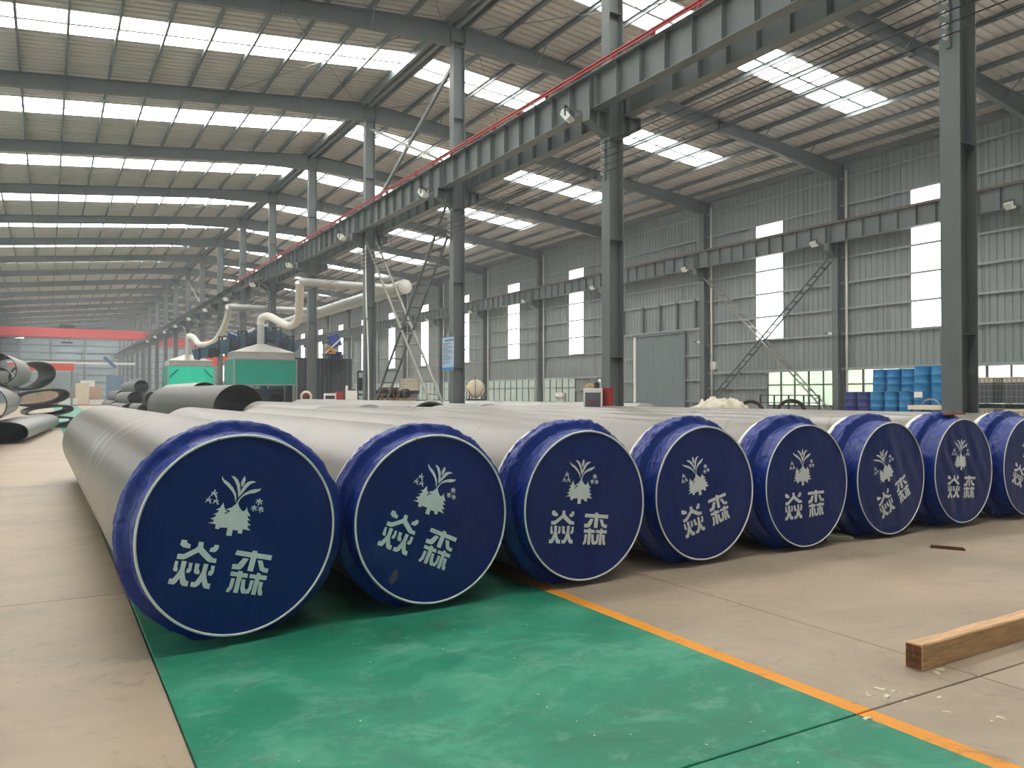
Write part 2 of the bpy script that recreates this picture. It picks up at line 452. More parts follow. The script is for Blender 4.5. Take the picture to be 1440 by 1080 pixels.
LOGO=[[(-0.335,0.513),(-0.303,0.482),(-0.246,0.46),(-0.193,0.419),(-0.151,0.367),(-0.134,0.323),(-0.134,0.281),(-0.158,0.339),(-0.198,0.385),(-0.249,0.422),(-0.299,0.453),(-0.326,0.481)],[(-0.243,0.532),(-0.206,0.531),(-0.169,0.508),(-0.136,0.464),(-0.112,0.397),(-0.094,0.465),(-0.062,0.505),(-0.024,0.522),(0.027,0.522),(-0.029,0.489),(-0.06,0.444),(-0.087,0.388),(-0.118,0.335),(-0.16,0.439),(-0.199,0.492)],[(-0.108,0.557),(-0.09,0.526),(-0.094,0.478),(-0.115,0.441),(-0.131,0.485),(-0.124,0.527)],[(0.095,0.467),(0.085,0.44),(0.036,0.407),(-0.017,0.391),(-0.066,0.362),(-0.094,0.323),(-0.106,0.277),(-0.126,0.274),(-0.106,0.328),(-0.072,0.384),(-0.026,0.423),(0.025,0.446),(0.072,0.458)],[(-0.356,0.042),(-0.307,0.058),(-0.299,0.079),(-0.338,0.086),(-0.295,0.113),(-0.291,0.135),(-0.323,0.13),(-0.283,0.157),(-0.276,0.182),(-0.312,0.176),(-0.273,0.205),(-0.251,0.262),(-0.232,0.219),(-0.206,0.187),(-0.18,0.178),(-0.217,0.163),(-0.204,0.153),(-0.159,0.19),(-0.21,0.199),(-0.156,0.228),(-0.125,0.27),(-0.108,0.284),(-0.083,0.244),(-0.046,0.21),(-0.025,0.21),(-0.01,0.233),(-0.009,0.26),(0.012,0.22),(0.056,0.173),(0.021,0.171),(0.033,0.152),(0.067,0.129),(0.033,0.129),(0.046,0.104),(0.084,0.082),(0.047,0.077),(0.059,0.055),(0.095,0.03),(0.009,0.034),(0.011,0.012),(0.011,-0.012),(-0.035,-0.012),(-0.035,0.014),(-0.09,0.013),(-0.088,-0.047),(-0.143,-0.05),(-0.148,0.024),(-0.225,0.018),(-0.227,-0.002),(-0.268,-0.001),(-0.272,0.041)]]
# ================================================================ the hall
XC, XW, XL = 12.5, 33.2, -8.2          # centre columns, right wall, left wall
Y0, BAY = 7.4, 9.0
K0, K1 = -1, 20                        # frames K0..K1
YB, YF = Y0+K0*BAY-4.0, Y0+K1*BAY       # back wall, set close to cut light on the covers, and far wall
def fy(k): return Y0+BAY*k
def roofz(x): return 15.05-.098*abs(x-XC)

# ---- floor: cast slabs with saw-cut joints
floor = tag(empty('floor'), kind='structure')
JX = [-19.9+4.14*i-.28 for i in range(16)]
JX = [.58+4.15*i for i in range(-3, 9)]
JX[0] = XL-.2
JX[-1] = XW+.2
JY = [2.70+4.70*i for i in range(-2, 10)]
sub = MB().box(XL-.5, XW+.5, YB-.5, YF+.5, -.3, -.028).build('sub_base', M['floor'], floor)
g = .006
for i in range(len(JX)-1):
    for j in range(len(JY)-1):
        x0, x1, y0, y1 = JX[i]+g, JX[i+1]-g, JY[j]+g, JY[j+1]-g
        b = MB()
        c = .004
        vs = [(x0, y0, -.028), (x1, y0, -.028), (x1, y1, -.028), (x0, y1, -.028),
              (x0, y0, -c), (x1, y0, -c), (x1, y1, -c), (x0, y1, -c),
              (x0+c, y0+c, 0), (x1-c, y0+c, 0), (x1-c, y1-c, 0), (x0+c, y1-c, 0)]
        fs = [(8, 9, 10, 11)]
        for a in range(4):
            n = (a+1) % 4
            fs += [(a, n, n+4, a+4), (a+4, n+4, n+8, a+8)]
        b.add(vs, fs)
        b.build('slab', M['floor'], floor)
far = MB()
for (a0, a1) in ((JY[-1], YF+.5), (YB-.5, JY[0])):
    y = a0
    while y < a1-.1:
        y2 = min(y+4.7, a1)
        for i in range(len(JX)-1):
            far.box(JX[i]+g, JX[i+1]-g, y+g, y2-g, -.028, 0)
        y = y2
tag(far.build('distant_slabs', M['floor'], floor), kind='stuff')

# ---- corrugated sheet
def corr(mb, u0, u1, place, w0, w1, pitch=.3, rib=.035, rw=.08, mi=0):
    """ribbed sheet running along u from u0 to u1, each rib straight from w0 to w1; place(u, w, depth) -> point"""
    prof = []
    n = max(1, round((u1-u0)/pitch)); p = (u1-u0)/n
    for i in range(n):
        a = u0+i*p
        prof += [(a, 0), (a+p/2-rw/2-.02, 0), (a+p/2-rw/2, rib), (a+p/2+rw/2, rib), (a+p/2+rw/2+.02, 0)]
    prof.append((u1, 0))
    vs = []; fs = []
    for (u, d) in prof:
        vs += [place(u, w0, d), place(u, w1, d)]
    for i in range(len(prof)-1):
        fs.append((2*i, 2*i+2, 2*i+3, 2*i+1))
    mb.add(vs, fs, False, mi)

# ---- ceiling
ceil = tag(empty('ceiling'), kind='structure')
PX = [.35+1.46*i for i in range(14)] + [20.55]          # purlin offsets from the ridge
SK0, SK1 = .35, 16.75                                     # strip of skylights, offset from the ridge
SW = .95                                                  # half width
n_pane = 0
panes_far = MB()
for side in (-1, 1):
    def pl(u, w, d, s=side):
        x = XC+s*w
        return (x, u, roofz(x)+d)
    for k in range(K0, K1):
        yc = fy(k)+BAY/2
        for nm, a, b_, w0, w1 in (('roof_sheet', fy(k), yc-SW, 0, 20.9), ('roof_sheet', yc+SW, fy(k+1), 0, 20.9), ('roof_sheet', yc-SW, yc+SW, SK1, 20.9), ('roof_sheet', yc-SW, yc+SW, 0, SK0)):
            mb = MB()
            corr(mb, a, b_, pl, w0, w1, pitch=.36, rib=.055, rw=.1)
            mb.build(nm, M['sheet'], ceil)
        # skylight panes, two across, one between each two purlins
        cuts = [SK0]+[p for p in PX if SK0 < p < SK1]+[SK1]
        for i in range(len(cuts)-1):
            for (a, b_) in ((yc-SW, yc-.03), (yc+.03, yc+SW)):
                q0, q1 = cuts[i]+.05, cuts[i+1]-.05
                vs = [pl(a+.02, q0, -.01), pl(b_-.02, q0, -.01), pl(b_-.02, q1, -.01), pl(a+.02, q1, -.01)]
                vs += [(x, y, z+.02) for x, y, z in vs]
                fs = [(0, 1, 2, 3), (7, 6, 5, 4), (0, 4, 5, 1), (1, 5, 6, 2), (2, 6, 7, 3), (3, 7, 4, 0)]
                vis = (side == 1 and 0 <= k <= 7) or (side == -1 and 1 <= k <= 6)
                if vis and n_pane < 300:
                    MB().add(vs, fs).build('skylight_pane', M['skylight'], ceil); n_pane += 1
                else:
                    panes_far.add(vs, fs)
        # glazing bar between the two panes
    mb = MB(); corr(mb, YB, fy(K0), pl, 0, 20.9, pitch=.36, rib=.055, rw=.1)
    mb.build('roof_sheet', M['sheet'], ceil)
    # purlins, cee-shaped, the whole length of the hall
    for i, p in enumerate(PX):
        x = XC+side*p; z = roofz(x)-.015
        hgt = .34 if i == 0 else .2
        fw = .07
        mb = MB()
        mb.box(x-.004, x+.004, YB, YF, z-hgt, z)
        mb.box(x-fw if side > 0 else x, x if side > 0 else x+fw, YB, YF, z-.008, z)
        mb.box(x-fw if side > 0 else x, x if side > 0 else x+fw, YB, YF, z-hgt, z-hgt+.008)
        xx = x-fw if side > 0 else x+fw
        mb.box(xx-.004, xx+.004, YB, YF, z-hgt, z-hgt+.03)
        mb.build('purlin', M['galv'], ceil)
tag(panes_far.build('distant_skylight_panes', M['skylight'], ceil), kind='stuff')
bars = MB()
for side in (-1, 1):
    for k in range(K0, K1):
        yc = fy(k)+BAY/2
        a, b_ = XC+side*SK0, XC+side*SK1
        bars.beam((a, yc, roofz(a)-.035), (b_, yc, roofz(b_)-.035), .11, .04)
tag(bars.build('skylight_joint_strip', M['girt'], ceil), kind='stuff')
MB().beam((XC, YB, roofz(XC)-.32), (XC, YF, roofz(XC)-.32), .16, .16).build('ridge_tube', M['galv'], ceil)

# ---- rafters
def isec_poly(side, yc):
    mb = MB()
    xs = [0, .5, 4.2, 15.5, 20.35]
    dep = [.80, .78, .52, .52, .78]
    top = [roofz(XC+side*x)-.24 for x in xs]
    top[0] = top[1]+.03
    for i in range(len(xs)-1):
        xa, xb = XC+side*xs[i], XC+side*xs[i+1]
        za, zb = top[i], top[i+1]
        ya, yb = yc-.006, yc+.006
        v = [(xa, ya, za), (xb, ya, zb), (xb, ya, zb-dep[i+1]), (xa, ya, za-dep[i]),
             (xa, yb, za), (xb, yb, zb), (xb, yb, zb-dep[i+1]), (xa, yb, za-dep[i])]
        mb.add(v, [(0, 1, 2, 3), (7, 6, 5, 4)])
        mb.beam((xa, yc, za), (xb, yc, zb), .24, .016)
        mb.beam((xa, yc, za-dep[i]), (xb, yc, zb-dep[i+1]), .24, .018)
    return mb, xs, dep, top
raf = {}
for side in (-1, 1):
    raf[side] = isec_poly(side, 0)
first_r = {}
brace_m = {}
for k in range(K0, K1):
    y = fy(k)
    t = thing('roof_rafter', 'grey steel roof frame beam, %s one into the hall from the camera' % ORD[max(0, k-0)] if k >= 0 else 'grey steel roof frame beam %s' % ('above the camera' if k == -1 else 'behind the camera'), 'rafter', (0, y, 0), group='steel rafters across the roof')
    for side in (-1, 1):
        mb, xs, dep, top = raf[side]
        if side not in first_r:
            first_r[side] = mb.build('rafter_arm', M['steel'], t)
            first_r[side, 's'] = []
            for sx in (6.3, 12.6):
                x = XC+side*sx; zt = roofz(x)-.24
                first_r[side, 's'].append(MB().box(x-.015, x+.015, -.13, .13, zt-.56, zt).build('splice_plate', M['steel'], t))
            first_r[side, 's'].append(MB().box(XC+side*.28-.012, XC+side*.28+.012, -.13, .13, 14.05, 14.82).build('splice_plate', M['steel'], t))
        else:
            inst(first_r[side], 'rafter_arm', t)
            for q in first_r[side, 's']: inst(q, 'splice_plate', t)
        if k <= 10:
            for i in range(2, 14, 2):
                p = PX[i]
                x = XC+side*p
                d = 0.52 if 4.2 < p < 15.5 else .62
                zt = roofz(x)
                if (side, i) not in brace_m:
                    fb = MB()
                    for s2 in (-1,):
                        fb.beam((x, s2*.08, zt-.24-d+.02), (x, s2*.78, zt-.2), .035, .035)
                    brace_m[side, i] = fb.build('fly_brace', M['galv'], t)
                else:
                    inst(brace_m[side, i], 'fly_brace', t)

# ---- X wind bracing rods below the roof
def xbrace(k, side, xa, xb, n_):
    t = thing('roof_tie_rods', 'thin crossed steel rods under the roof sheets, bay %s on the %s slope' % (ORD[k] if k >= 0 else 'nearest', 'near' if side < 0 else 'wall'), 'tie rods', (0, 0, 0), group='crossed rods under the roof')
    for (p, q) in (((xa, fy(k)), (xb, fy(k+1))), ((xb, fy(k)), (xa, fy(k+1)))):
        z0 = roofz(p[0])-.3; z1 = roofz(q[0])-.3
        MB().tube([(p[0], p[1], z0), (q[0], q[1], z1)], .014, 6).build('rod', M['galv'], t)
for k in (1, 2, 5, 8):
    xbrace(k, -1, XC-.6, XC-6.2, 0)
for k in (1, 2):
    xbrace(k, 1, XC+.6, XC+7, 0)

# ---- steel columns
def hcol(name, h, w=.33, dpt=.45, z0=0):
    mb = MB()
    mb.box(-dpt/2, -dpt/2+.02, -w/2, w/2, z0, h)
    mb.box(dpt/2-.02, dpt/2, -w/2, w/2, z0, h)
    mb.box(-dpt/2+.02, dpt/2-.02, -.007, .007, z0, h)
    return mb
def corbel_mb(sx):
    """tapered bracket on one side of a column carrying the crane beam"""
    mb = MB()
    x0, x1 = sx*.225, sx*.82
    zt, zb0, zb1 = 8.86, 8.22, 8.56
    for y in (-.008, .008):
        mb.add([(x0, y, zb0), (x1, y, zb1), (x1, y, zt), (x0, y, zt)], [(0, 1, 2, 3) if y < 0 else (3, 2, 1, 0)])
    mb.box(min(x0, x1), max(x0, x1), -.15, .15, zt-.02, zt)
    mb.beam((x0, 0, zb0), (x1, 0, zb1), .28, .02)
    mb.box(x1-.01, x1+.01, -.15, .15, zb1-.02, zt)
    mb.box(sx*.5-.008, sx*.5+.008, -.13, .13, zb0+.17, zt)
    return mb
col_c = None
for k in range(K0, K1):
    lab = ('grey H-section centre column, %s in the row counted from the camera' % ORD[k]) if k >= 0 else 'grey H-section centre column of the hall behind the camera'
    t = thing('steel_column', lab, 'column', (XC, fy(k), 0), group='centre row of crane columns')
    if col_c is None:
        a = hcol('', 14.1).build('shaft', M['steel'], t)
        b1 = corbel_mb(-1).build('corbel', M['steel'], t)
        b2 = corbel_mb(1).build('corbel', M['steel'], t)
        bp = MB().box(-.32, .32, -.25, .25, 0, .03).build('base_plate', M['steel'], t)
        cp = MB().box(-.25, .25, -.18, .18, 14.1, 14.13)
        for z in (2.6, 5.6, 8.2, 11.4):
            cp.box(-.205, .205, -.16, .16, z, z+.012)
        cp = cp.build('stiffener', M['steel'], t)
        col_c = (a, b1, b2, bp, cp)
    else:
        for s, nm in zip(col_c, ('shaft', 'corbel', 'corbel', 'base_plate', 'stiffener')):
            inst(s, nm, t, (0, 0, .4 if (nm == 'corbel' and k >= 6) else 0))
col_w = None
XWC = XW-.32
for k in range(K0, K1):
    lab = ('grey H-section column along the windowed wall, %s counted from the camera' % ORD[k]) if k >= 0 else 'grey H-section wall column behind the camera'
    t = thing('steel_column', lab, 'column', (XWC, fy(k), 0), group='columns along the right wall')
    if col_w is None:
        a = hcol('', 12.75).build('shaft', M['steel'], t)
        b1 = corbel_mb(-1).build('corbel', M['steel'], t)
        bp = MB().box(-.3, .3, -.24, .24, 0, .03).build('base_plate', M['steel'], t)
        col_w = (a, b1, bp)
    else:
        for s, nm in zip(col_w, ('shaft', 'corbel', 'base_plate')):
            inst(s, nm, t)
for k in range(K0, K1):
    t = thing('steel_column', 'grey H-section column along the wall beyond the left edge', 'column', (XL+.32, fy(k), 0), group='columns along the left wall')
    inst(col_w[0], 'shaft', t)

# ---- crane runway beams
def runway(x, label, shallow):
    t = thing('crane_runway_beam', label, 'crane beam', (x, 0, 0), group=None)
    zb, zt = 8.88, 9.78
    for k in range(K0, K1):
        mb = MB()
        zb = 9.28 if (shallow and k >= 5) else 8.88
        ya, yb = fy(k)+.006, fy(k+1)-.006
        mb.box(-.006, .006, ya, yb, zb+.02, zt-.02)
        mb.box(-.2, .2, ya, yb, zt-.02, zt)
        mb.box(-.16, .16, ya, yb, zb, zb+.02)
        mb.build('beam_span', M['steel'], t)
    MB().box(-.035, .035, YB, YF-.5, zt, zt+.11).build('rail', M['railrust'], t)
    st = None
    cnt = 0
    farst = MB()
    def smesh():
        m_ = MB()
        m_.box(-.15, -.006, -.006, .006, zb+.02, zt-.02)
        m_.box(.006, .15, -.006, .006, zb+.02, zt-.02)
        return m_
    zb = 8.88
    for k in range(K0, K1):
        if shallow and k >= 5: zb = 9.28
        for j in range(11):
            y = fy(k)+.12+(BAY-.24)*j/10
            if (-1 <= k <= 4 if shallow else -1 <= k <= 12):
                if st is None:
                    st = smesh().build('stiffener', M['steel'], t, (0, y, 0))
                else:
                    inst(st, 'stiffener', t, (0, y, 0))
            else:
                farst.box(-.15, .15, y-.006, y+.006, zb+.02, zt-.02)
    tag(farst.build('distant_stiffeners', M['steel'], t), kind='stuff')
    return t
runway(XC-.5, 'ribbed grey crane runway beam beside the centre columns, under the red rail', True)
runway(XC+.5, 'ribbed grey crane runway beam behind the centre columns, without red rail', True)
runway(XWC-.6, 'ribbed grey crane runway beam carried by the columns of the windowed wall', False)
t = thing('conductor_rail', 'long red conductor rail running along the top of the centre crane beam', 'power rail', (XC-.5, 0, 0))
for dx, dz in ((-.2, .09), (-.2, .17), (-.12, .2)):
    MB().box(dx-.018, dx+.018, YB, 62, 9.78+dz-.02, 9.78+dz+.02).build('conductor_bar', M['red'], t)
br = None
for i in range(44):
    y = -4+1.5*i
    if br is None:
        br = MB().box(-.215, -.10, -.012, .012, 9.78, 9.99).build('hanger', M['red'], t, (0, y, 0))
    else:
        inst(br, 'hanger', t, (0, y, 0))

# ---- power lines and insulators on the centre columns
t0_ = None
wz = [8.02, 7.83, 7.64, 7.45, 7.27]
for i, z in enumerate(wz):
    mb = MB()
    for k in range(K0, 16):
        pts = []
        for s in range(7):
            q = s/6
            pts.append((XC-.38, fy(k)+BAY*q, z-.12*4*q*(1-q)*.5))
        mb.tube(pts, .013, 5, cap=False)
    tag(mb.build('power_line', M['black']), 'black overhead power line along the centre columns, %s of five' % ('topmost', 'second from top', 'middle', 'second lowest', 'lowest')[i], 'cable', 'power lines on the centre columns')
ins = None
for k in range(0, 12):
    t = thing('insulator_rack', 'rack of white insulators on centre column, %s rack from the camera' % ORD[k], 'insulator', (XC-.225, fy(k), 0), group='insulator racks on the columns')
    if ins is None:
        a = MB().box(-.03, 0, -.03, .03, 7.12, 8.16).build('bracket', M['steel'], t)
        b1 = MB()
        b1.lathe([(0, 0), (.035, 0), (.04, .02), (.025, .035), (.04, .05), (.04, .075), (.02, .09), (0, .09)], 10, axis='x', c=(-.15, 0, 0))
        b1 = b1.build('insulator', M['white'], t, (0, 0, wz[0]))
        for z in wz[1:]: inst(b1, 'insulator', t, (0, 0, z))
        ins = (a, b1)
    else:
        inst(ins[0], 'bracket', t)
        for z in wz: inst(ins[1], 'insulator', t, (0, 0, z))

# ---- floodlights on the corbels
def flood_meshes(t, s=1):
    a = MB()
    a.box(-.17, .17, -.05, .05, -.14, .14)
    for i in range(5): a.box(-.15+.07*i, -.13+.07*i, .05, .11, -.12, .12)
    a = a.build('housing', M['lamp'], t); a.rotation_euler = (R(-40), 0, 0)
    b_ = MB().box(-.155, .155, -.062, -.05, -.125, .125).build('lamp_glass', M['lamp'], t); b_.rotation_euler = (R(-40), 0, 0)
    c = MB().box(-.19, -.175, -.02, .02, -.05, .22).box(.175, .19, -.02, .02, -.05, .22).box(-.19, .19, -.02, .02, .2, .22).build('yoke', M['dark'], t)
    return a, b_, c
fl0 = None
for k in range(0, 13):
    t = thing('floodlight', 'white floodlight bracketed under the crane beam at centre column, %s light from the camera' % ORD[k], 'floodlight', (XC-1.15, fy(k)+.35, 8.72), R(35), 'floodlights on the centre columns')
    if fl0 is None: fl0 = flood_meshes(t)
    else:
        for s, nm in zip(fl0, ('housing', 'lamp_glass', 'yoke')): inst(s, nm, t, (0, 0, 0), tuple(s.rotation_euler))
    MB().beam((.0, 0, .2), (.35, -.35, .1), .04, .04).build('arm', M['steel'], t)
for k in range(1, 10):
    t = thing('floodlight', 'small white floodlight on the windowed wall crane beam, %s light from the camera' % ORD[k-1], 'floodlight', (XWC-1.25, fy(k)+.35, 8.85), R(80), 'floodlights on the wall columns')
    for s, nm in zip(fl0, ('housing', 'lamp_glass', 'yoke')): inst(s, nm, t, (0, 0, 0), tuple(s.rotation_euler))
    MB().beam((.0, 0, .2), (.0, -.42, .05), .04, .04).build('arm', M['steel'], t)

# ---- right wall
wr = tag(empty('wall_right'), kind='structure')
GZ = [2.96, 4.6, 5.83, 7.06, 8.29, 9.52, 10.8, 12.1]
wn_i = 0
ZT = 13.05
def wpl(u, w, d): return (XW+d, u, w)
def panel(y0, y1, z0, z1):
    mb = MB(); corr(mb, y0, y1, wpl, z0, z1, pitch=.3, rib=.03, rw=.09)
    mb.build('wall_panel', M['wall'], wr)
girt = {}
def add_girt(y0, y1, z, s=.09):
    mb = MB()
    mb.box(XW-.16, XW-.01, y0, y1, z-.004, z+.004)
    mb.box(XW-.165, XW-.155, y0, y1, z-s, z+.004)
    mb.build('girt', M['girt'], wr)
def window_band(y0, y1, z0=1.08, z1=2.92, dense=False):
    global wn_i
    wn_i += 1
    w = tag(empty('window_%d' % wn_i, (XW, 0, 0)), kind='structure')
    fr = MB()
    t_ = .05
    fr.box(-.05, .03, y0, y1, z0, z0+t_); fr.box(-.05, .03, y0, y1, z1-t_, z1)
    n = max(2, round((y1-y0)/.92)); p = (y1-y0)/n
    zm = 2.16
    for i in range(n+1):
        y = y0+i*p
        wd = .045 if i % 2 == 0 else .03
        fr.box(-.05, .03, y-wd, y+wd, z0, z1)
    fr.box(-.045, .025, y0, y1, zm-.03, zm+.03)
    fr.build('window_frame', M['frame'], w)
    for i in range(n):
        for (a, b_) in ((z0+t_, zm-.03), (zm+.03, z1-t_)):
            MB().box(-.006, .002, y0+i*p+.045, y0+(i+1)*p-.045, a, b_).build('pane', M['glass'], w)
def tall_window(yc, hw=.9):
    global wn_i
    wn_i += 1
    w = tag(empty('window_%d' % wn_i, (XW, 0, 0)), kind='structure')
    zs = [4.6, 5.83, 7.06, 8.29, 9.52, 10.8]
    for i in range(5):
        MB().box(-.004, .004, yc-hw, yc+hw, zs[i]+.01, zs[i+1]-.01).build('pane', M['walllight'], w)
for k in range(K0, K1):
    a, b_ = fy(k), fy(k+1)
    yc = (a+b_)/2
    has_tall = k != 3
    band = (a, b_)
    if k == 2: band = (a, 30.0)
    if k == 4: band = (47.8, b_)
    if k == 3: band = None
    # lower zone 0..2.96
    if band:
        b0, b1 = band[0]+.2, band[1]-.0
        if band[1] == b_: b1 = b_-.2
        panel(a, b_, 0, 1.08)
        window_band(b0, b1)
        if b0 > a+.01: panel(a, b0, 1.08, 2.96)
        if b1 < b_-.01: panel(b1, b_, 1.08, 2.96)
        if k == 2: add_girt(30.0, b_, 2.05); 
        if k == 4: add_girt(a, 47.8, 2.05)
    if k == 3:
        d0, d1, dz = 36.4, 41.0, 5.4
        panel(a, d0+.06, 0, dz+.1); panel(d1-.06, b_, 0, dz+.1)
        panel(a, b_, dz+.1, ZT)
        for z in (1.3, 2.55, 4.0):
            add_girt(a, d0-.2, z); add_girt(d1+.2, b_, z)
        add_girt(a, b_, 5.6, .14); add_girt(a, b_, 7.3, .12); 
        for z in (8.29, 9.52, 10.8, 12.1): add_girt(a, b_, z)
        for y in (35.4, 37.0, 38.55, 40.2, 42.2):
            MB().box(XW-.2, XW-.06, y-.07, y+.07, 5.6, 7.3).build('post', M['steel'], wr)
        dr = tag(empty('door_1', (XW, 0, 0)), kind='structure')
        mb = MB(); corr(mb, d0, d1, lambda u, w, d: (-.05+d*.6, u, w), 0, dz, pitch=.2, rib=.03, rw=.06)
        mb.build('door_leaf', M['door'], dr)
        MB().box(-.16, -.06, d1-.06, d1+.14, 0, dz).build('door_post', M['white'], dr)
        MB().box(-.16, -.06, d0-.16, d0, 0, dz).build('door_post', M['steel'], dr)
        MB().box(-.2, -.06, d0-.2, d1+.2, dz, dz+.12).build('door_head', M['steel'], dr)
    else:
        panel(a, b_, 2.96, 4.6)
        panel(a, yc-.9, 4.6, 10.8); panel(yc+.9, b_, 4.6, 10.8)
        panel(a, b_, 10.8, ZT)
        for z in GZ: add_girt(a+.05, b_-.05, z, .14 if z < 3 else .09)
        if has_tall: tall_window(yc)
    # seams where the sheets lap
    sm = MB()
    for y in (a+2.2, a+6.6):
        sm.box(XW-.012, XW-.002, y-.012, y+.012, 3.0 if k != 3 else 7.4, ZT)
    sm.build('sheet_lap', M['steel'], wr)
panel(YB, fy(K0), 0, ZT)
MB().box(XW-.35, XW, YB, YF, ZT-.28, ZT+.02).build('eave_gutter', M['steel'], wr)
# rainwater pipes beside the wall columns
dp = None
for k in range(0, 12):
    t = thing('downpipe', 'pale rainwater pipe beside wall column, %s pipe from the camera' % ORD[k], 'downpipe', (XW-.22, fy(k)-.42, 0), group='downpipes on the windowed wall')
    if dp is None:
        a = MB().tube([(0, 0, 0), (0, 0, 12.4)], .055, 10).build('pipe', M['white'], t)
        b1 = MB().lathe([(.058, 0), (.075, .02), (.075, .1), (.058, .12)], 12).build('collar', M['white'], t, (0, 0, 4.0))
        dp = (a, b1)
    else:
        inst(dp[0], 'pipe', t); inst(dp[1], 'collar', t, (0, 0, 4.0))

# ---- other walls
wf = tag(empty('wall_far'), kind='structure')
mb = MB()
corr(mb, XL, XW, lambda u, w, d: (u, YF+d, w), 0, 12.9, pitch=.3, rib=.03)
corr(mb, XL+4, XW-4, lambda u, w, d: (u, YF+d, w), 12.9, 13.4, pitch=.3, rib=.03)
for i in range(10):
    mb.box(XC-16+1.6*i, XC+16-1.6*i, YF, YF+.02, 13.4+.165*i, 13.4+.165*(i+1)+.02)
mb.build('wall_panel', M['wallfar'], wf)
for z in (1.2, 2.7, 4.2, 5.7, 7.2, 8.7, 10.2, 11.7, 13.0):
    MB().box(XL if z < 13 else XL+4, XW if z < 13 else XW-4, YF-.2, YF-.02, z-.06, z+.06).build('girt', M['dark'], wf)
for x in (-5, 0.5, 6.5, 18, 24, 29):
    MB().box(x-.2, x+.2, YF-.55, YF-.2, 0, 12.9).build('wall_post', M['steel'], wf)
MB().box(-1, 5.5, YF-.24, YF-.2, 0, 6.2).build('far_shutter', M['door'], wf)
wl = tag(empty('wall_left'), kind='structure')
def sheetwall(x, z0, z1, m, nm, y0=YB, y1=YF):
    mb_ = MB(); corr(mb_, y0, y1, lambda u, w, d: (x-d, u, w), z0, z1, pitch=.45, rib=.03)
    mb_.build(nm, m, wl)
sheetwall(XL, 0, 1.1, M['wall'], 'wall_panel')
sheetwall(XL, 3.0, 13.05, M['wall'], 'wall_panel')
for k in range(K0, K1):
    yc = fy(k)+4.5
    MB().box(XL+.01, XL+.03, yc-.9, yc+.9, 4.6, 10.8).build('added_glow_panel', M['walllight'], wl)  # glowing panels on the unseen left wall, added to light the hall
MB().box(XL-.01, XL+.01, YB, YF, 1.1, 3.0).build('glazing', M['glass'], wl)
wb = tag(empty('wall_back_unseen'), kind='structure')  # unseen wall, closed and placed close behind the camera to cut frontal light
mb = MB()
corr(mb, XL, XL+8, lambda u, w, d: (u, YB-d, w), 0, 12.9, pitch=.45, rib=.03)
corr(mb, XL+18, XW, lambda u, w, d: (u, YB-d, w), 0, 12.9, pitch=.45, rib=.03)
corr(mb, XL+8, XL+18, lambda u, w, d: (u, YB-d, w), 0, 12.9, pitch=.45, rib=.03)
for i in range(13):
    mb.box(XC-20.7+1.6*i, XC+20.7-1.6*i, YB-.05, YB-.03, 12.9+.165*i, 12.9+.165*(i+1)+.02)
mb.build('wall_panel', M['wall'], wb)

# ---- ladder-like cross bracing between columns
def ladder_brace(name, label, a, b, width, axis_plane_x, nr, mat_, group):
    """two parallel bars from a to b (both in the plane x = const) joined by rungs; width is taken across the pair, in X"""
    t = thing(name, label, 'brace', (axis_plane_x, 0, 0), group=group)
    A, B = Vector((0, a[0], a[1])), Vector((0, b[0], b[1]))
    if nr < 3:
        MB().beam(A, B, width, width*.6, up=(1, 0, 0)).build('bar', mat_, t)
        return t
    for s in (-1, 1):
        o = Vector((s*width/2, 0, 0))
        MB().beam(A+o, B+o, .05, .085, up=(1, 0, 0)).build('chord', mat_, t)
    for i in range(1, nr):
        p = A.lerp(B, i/nr)
        MB().beam(p+Vector((-width/2, 0, 0)), p+Vector((width/2, 0, 0)), .075, .05).build('rung', mat_, t)
M['lightbrace'] = mat('brace_grey_primer', (140, 138, 130), .5, var=.1)
ladder_brace('column_cross_brace', 'pale ladder-like brace rising towards the farther column, left of the notice board', (26.0, .2), (34.1, 8.5), .5, XC, 17, M['lightbrace'], None)
ladder_brace('column_cross_brace', 'dark ladder-like brace crossing the pale one, foot at the farther column', (34.0, .2), (25.7, 8.5), .5, XC, 17, M['steel'], None)
ladder_brace('upper_cross_brace', 'dark slanting brace above the crane beam from third column top', (25.55, 13.6), (34.25, 9.80), .16, XC+.02, 2, M['steel'], None)
ladder_brace('upper_cross_brace', 'pale slanting brace above the crane beam crossing the dark one', (34.2, 13.6), (25.6, 9.80), .1, XC-.02, 2, M['lightbrace'], None)
ladder_brace('wall_cross_brace', 'pale ladder-like brace on the windowed wall, top at left column', (34.2, 8.4), (25.7, .7), .42, XW-.45, 20, M['lightbrace'], None)
ladder_brace('wall_cross_brace', 'dark ladder-like brace on the windowed wall, top at right column', (25.7, 8.2), (34.2, .9), .42, XW-.48, 20, M['steel'], None)
for kk, zt in ((8, 13.6),):
    ladder_brace('upper_cross_brace', 'distant dark brace above the crane beam, ninth bay', (fy(kk), 13.4), (fy(kk+1), 9.95), .16, XC+.02, 2, M['steel'], None)
    ladder_brace('upper_cross_brace', 'distant pale brace above the crane beam, ninth bay', (fy(kk+1), 13.4), (fy(kk), 9.95), .1, XC-.02, 2, M['lightbrace'], None)
    ladder_brace('column_cross_brace', 'distant ladder brace below the crane beam, ninth bay, rising away', (fy(kk), .2), (fy(kk+1), 8.4), .5, XC, 12, M['lightbrace'], None)
    ladder_brace('column_cross_brace', 'distant ladder brace below the crane beam, ninth bay, falling away', (fy(kk+1), .2), (fy(kk), 8.4), .5, XC, 12, M['steel'], None)
